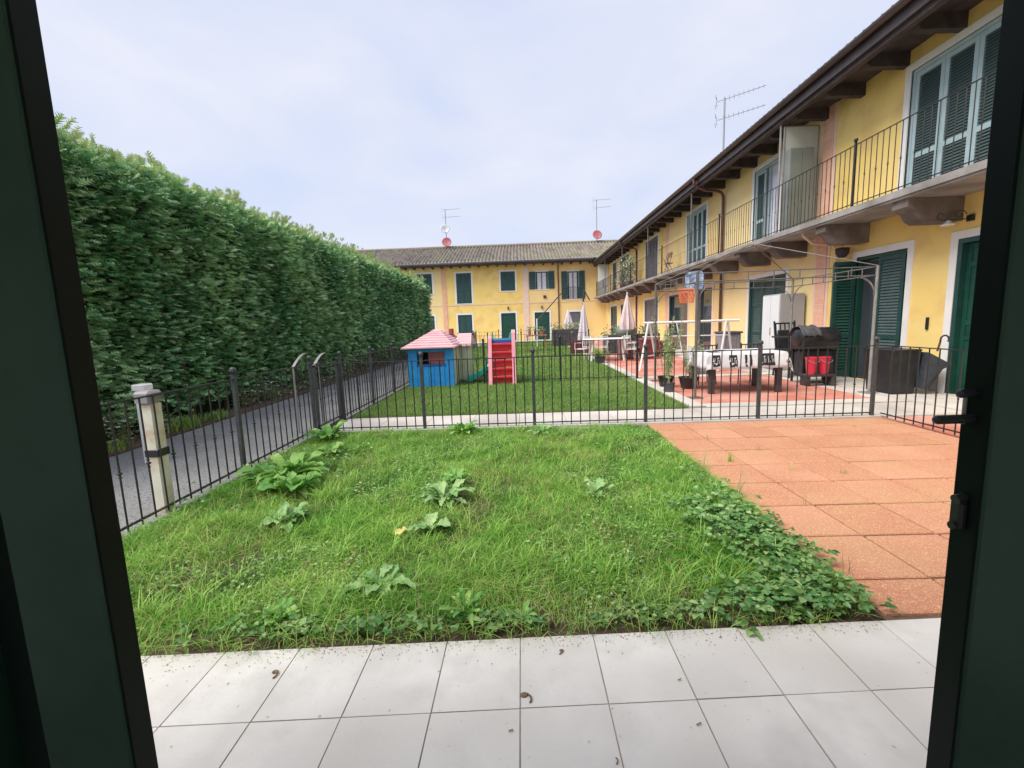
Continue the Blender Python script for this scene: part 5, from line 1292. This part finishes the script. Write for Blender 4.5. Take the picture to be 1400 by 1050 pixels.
mb = MB(); c0 = .24; c1 = .32; mb.add([(4.75 + a_ * c0, 17 + b_ * c0, .015) for a_, b_ in ((-1, -1), (1, -1), (1, 1), (-1, 1))] + [(4.75 + a_ * c1, 17 + b_ * c1, .72) for a_, b_ in ((-1, -1), (1, -1), (1, 1), (-1, 1))], [(3, 2, 1, 0), (0, 1, 5, 4), (1, 2, 6, 5), (2, 3, 7, 6), (3, 0, 4, 7), (4, 5, 6, 7)]); mb.build('tub', M['darkred'], t)
MB().bbox(4.41, 5.09, 16.66, 17.34, .722, .78, .01).build('rim', M['maroon'], t)
t = thing('storage_bench', 'low dark red storage bench against the far terrace wall', 'bench', (5.3, 18, 0))
MB().bbox(4.95, 6.0, 17.7, 18.3, .015, .55, .02).build('body', M['darkred'], t); MB().bbox(4.92, 6.03, 17.66, 18.34, .552, .62, .01).build('lid', M['maroon'], t)

# ================================================================== OUR OWN DOORWAY
MBX = MB
DY = .50
struct(MB().box(-2.2, 2.2, -3.2, .75, -.15, -.06 + .0).build('interior_floor', M['room'])) if False else None
room = MB()
room.box(-2.3, -2.2, -3.2, .62, 0, 2.95); room.box(2.2, 2.3, -3.2, .62, 0, 2.95); room.box(-2.2, -1.7, -2.7, -2.6, 0, 2.95); room.box(1.7, 2.2, -2.7, -2.6, 0, 2.95); room.box(-1.7, 1.7, -2.7, -2.6, 2.5, 2.95)  # wide opening added in the unseen back wall to let sky light in
room.box(-2.3, -1.05, .62, .90, 0, 3.2); room.box(1.05, 2.3, .62, .90, 0, 3.2); room.box(-1.05, 1.05, .62, .90, 2.75, 3.2)
struct(room.build('interior_walls', M['room'])); struct(MB().box(-2.2, 2.2, -3.2, .62, 2.95, 3.05).build('interior_ceiling', M['trim']))
struct(MB().box(-2.2, 2.2, -3.2, .62, .006, .012).build('interior_floor', M['concrete']))
def doorside(sg, label):
    t = thing('french_door', label, 'door', (sg * .6, .5, 0))
    def bx(mb, a_, b_, y0, y1, z0, z1, c=.004): mb.bbox(min(sg * a_, sg * b_), max(sg * a_, sg * b_), y0, y1, z0, z1, c); return mb
    bx(MB(), .5235, .634, .500, .533, .02, 2.62, .0025).build('stile', M['doorgreen'], t)
    bx(MB(), .520, .5233, .502, .5335, .02, 2.62, .001).build('edge_shade_strip', M['doordark'], t)  # thin near-black strip painting shade onto the stile's inner edge
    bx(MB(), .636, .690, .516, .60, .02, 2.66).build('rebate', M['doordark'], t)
    bx(MB(), .692, 1.05, .490, .619, .0, 2.72).build('jamb', M['doorgreen'], t)
    return t
doorside(-1, 'dark green door frame edge filling the left side of the view')
dr = doorside(1, 'dark green door frame edge with black latch on the right side of the view')
# hardware on the right one
mb = MB()
def tab(mb, x0, x1, y, z, r_):
    mb.bar((x0 + r_, y, z), (x1, y, z), r_, 10); mb.ball((x0 + r_, y, z), r_, 10)
tab(mb, .476, .524, .520, 1.372, .0054); tab(mb, .500, .524, .520, 1.402, .0050)
mb.build('handle_pins', M['black'], dr)
mb = MB(); mb.bbox(.5125, .5225, .514, .530, 1.240, 1.272, .003); mb.bar((.510, .520, 1.274), (.521, .520, 1.276), .006, 10); mb.bar((.508, .520, 1.242), (.522, .520, 1.242), .005, 8)
mb.build('latch', M['black'], dr)
mb = MB(); mb.bar((.519, .529, 1.364), (.519, .529, 1.398), .0022, 8); mb.build('latch_rod', M['galv'], dr)
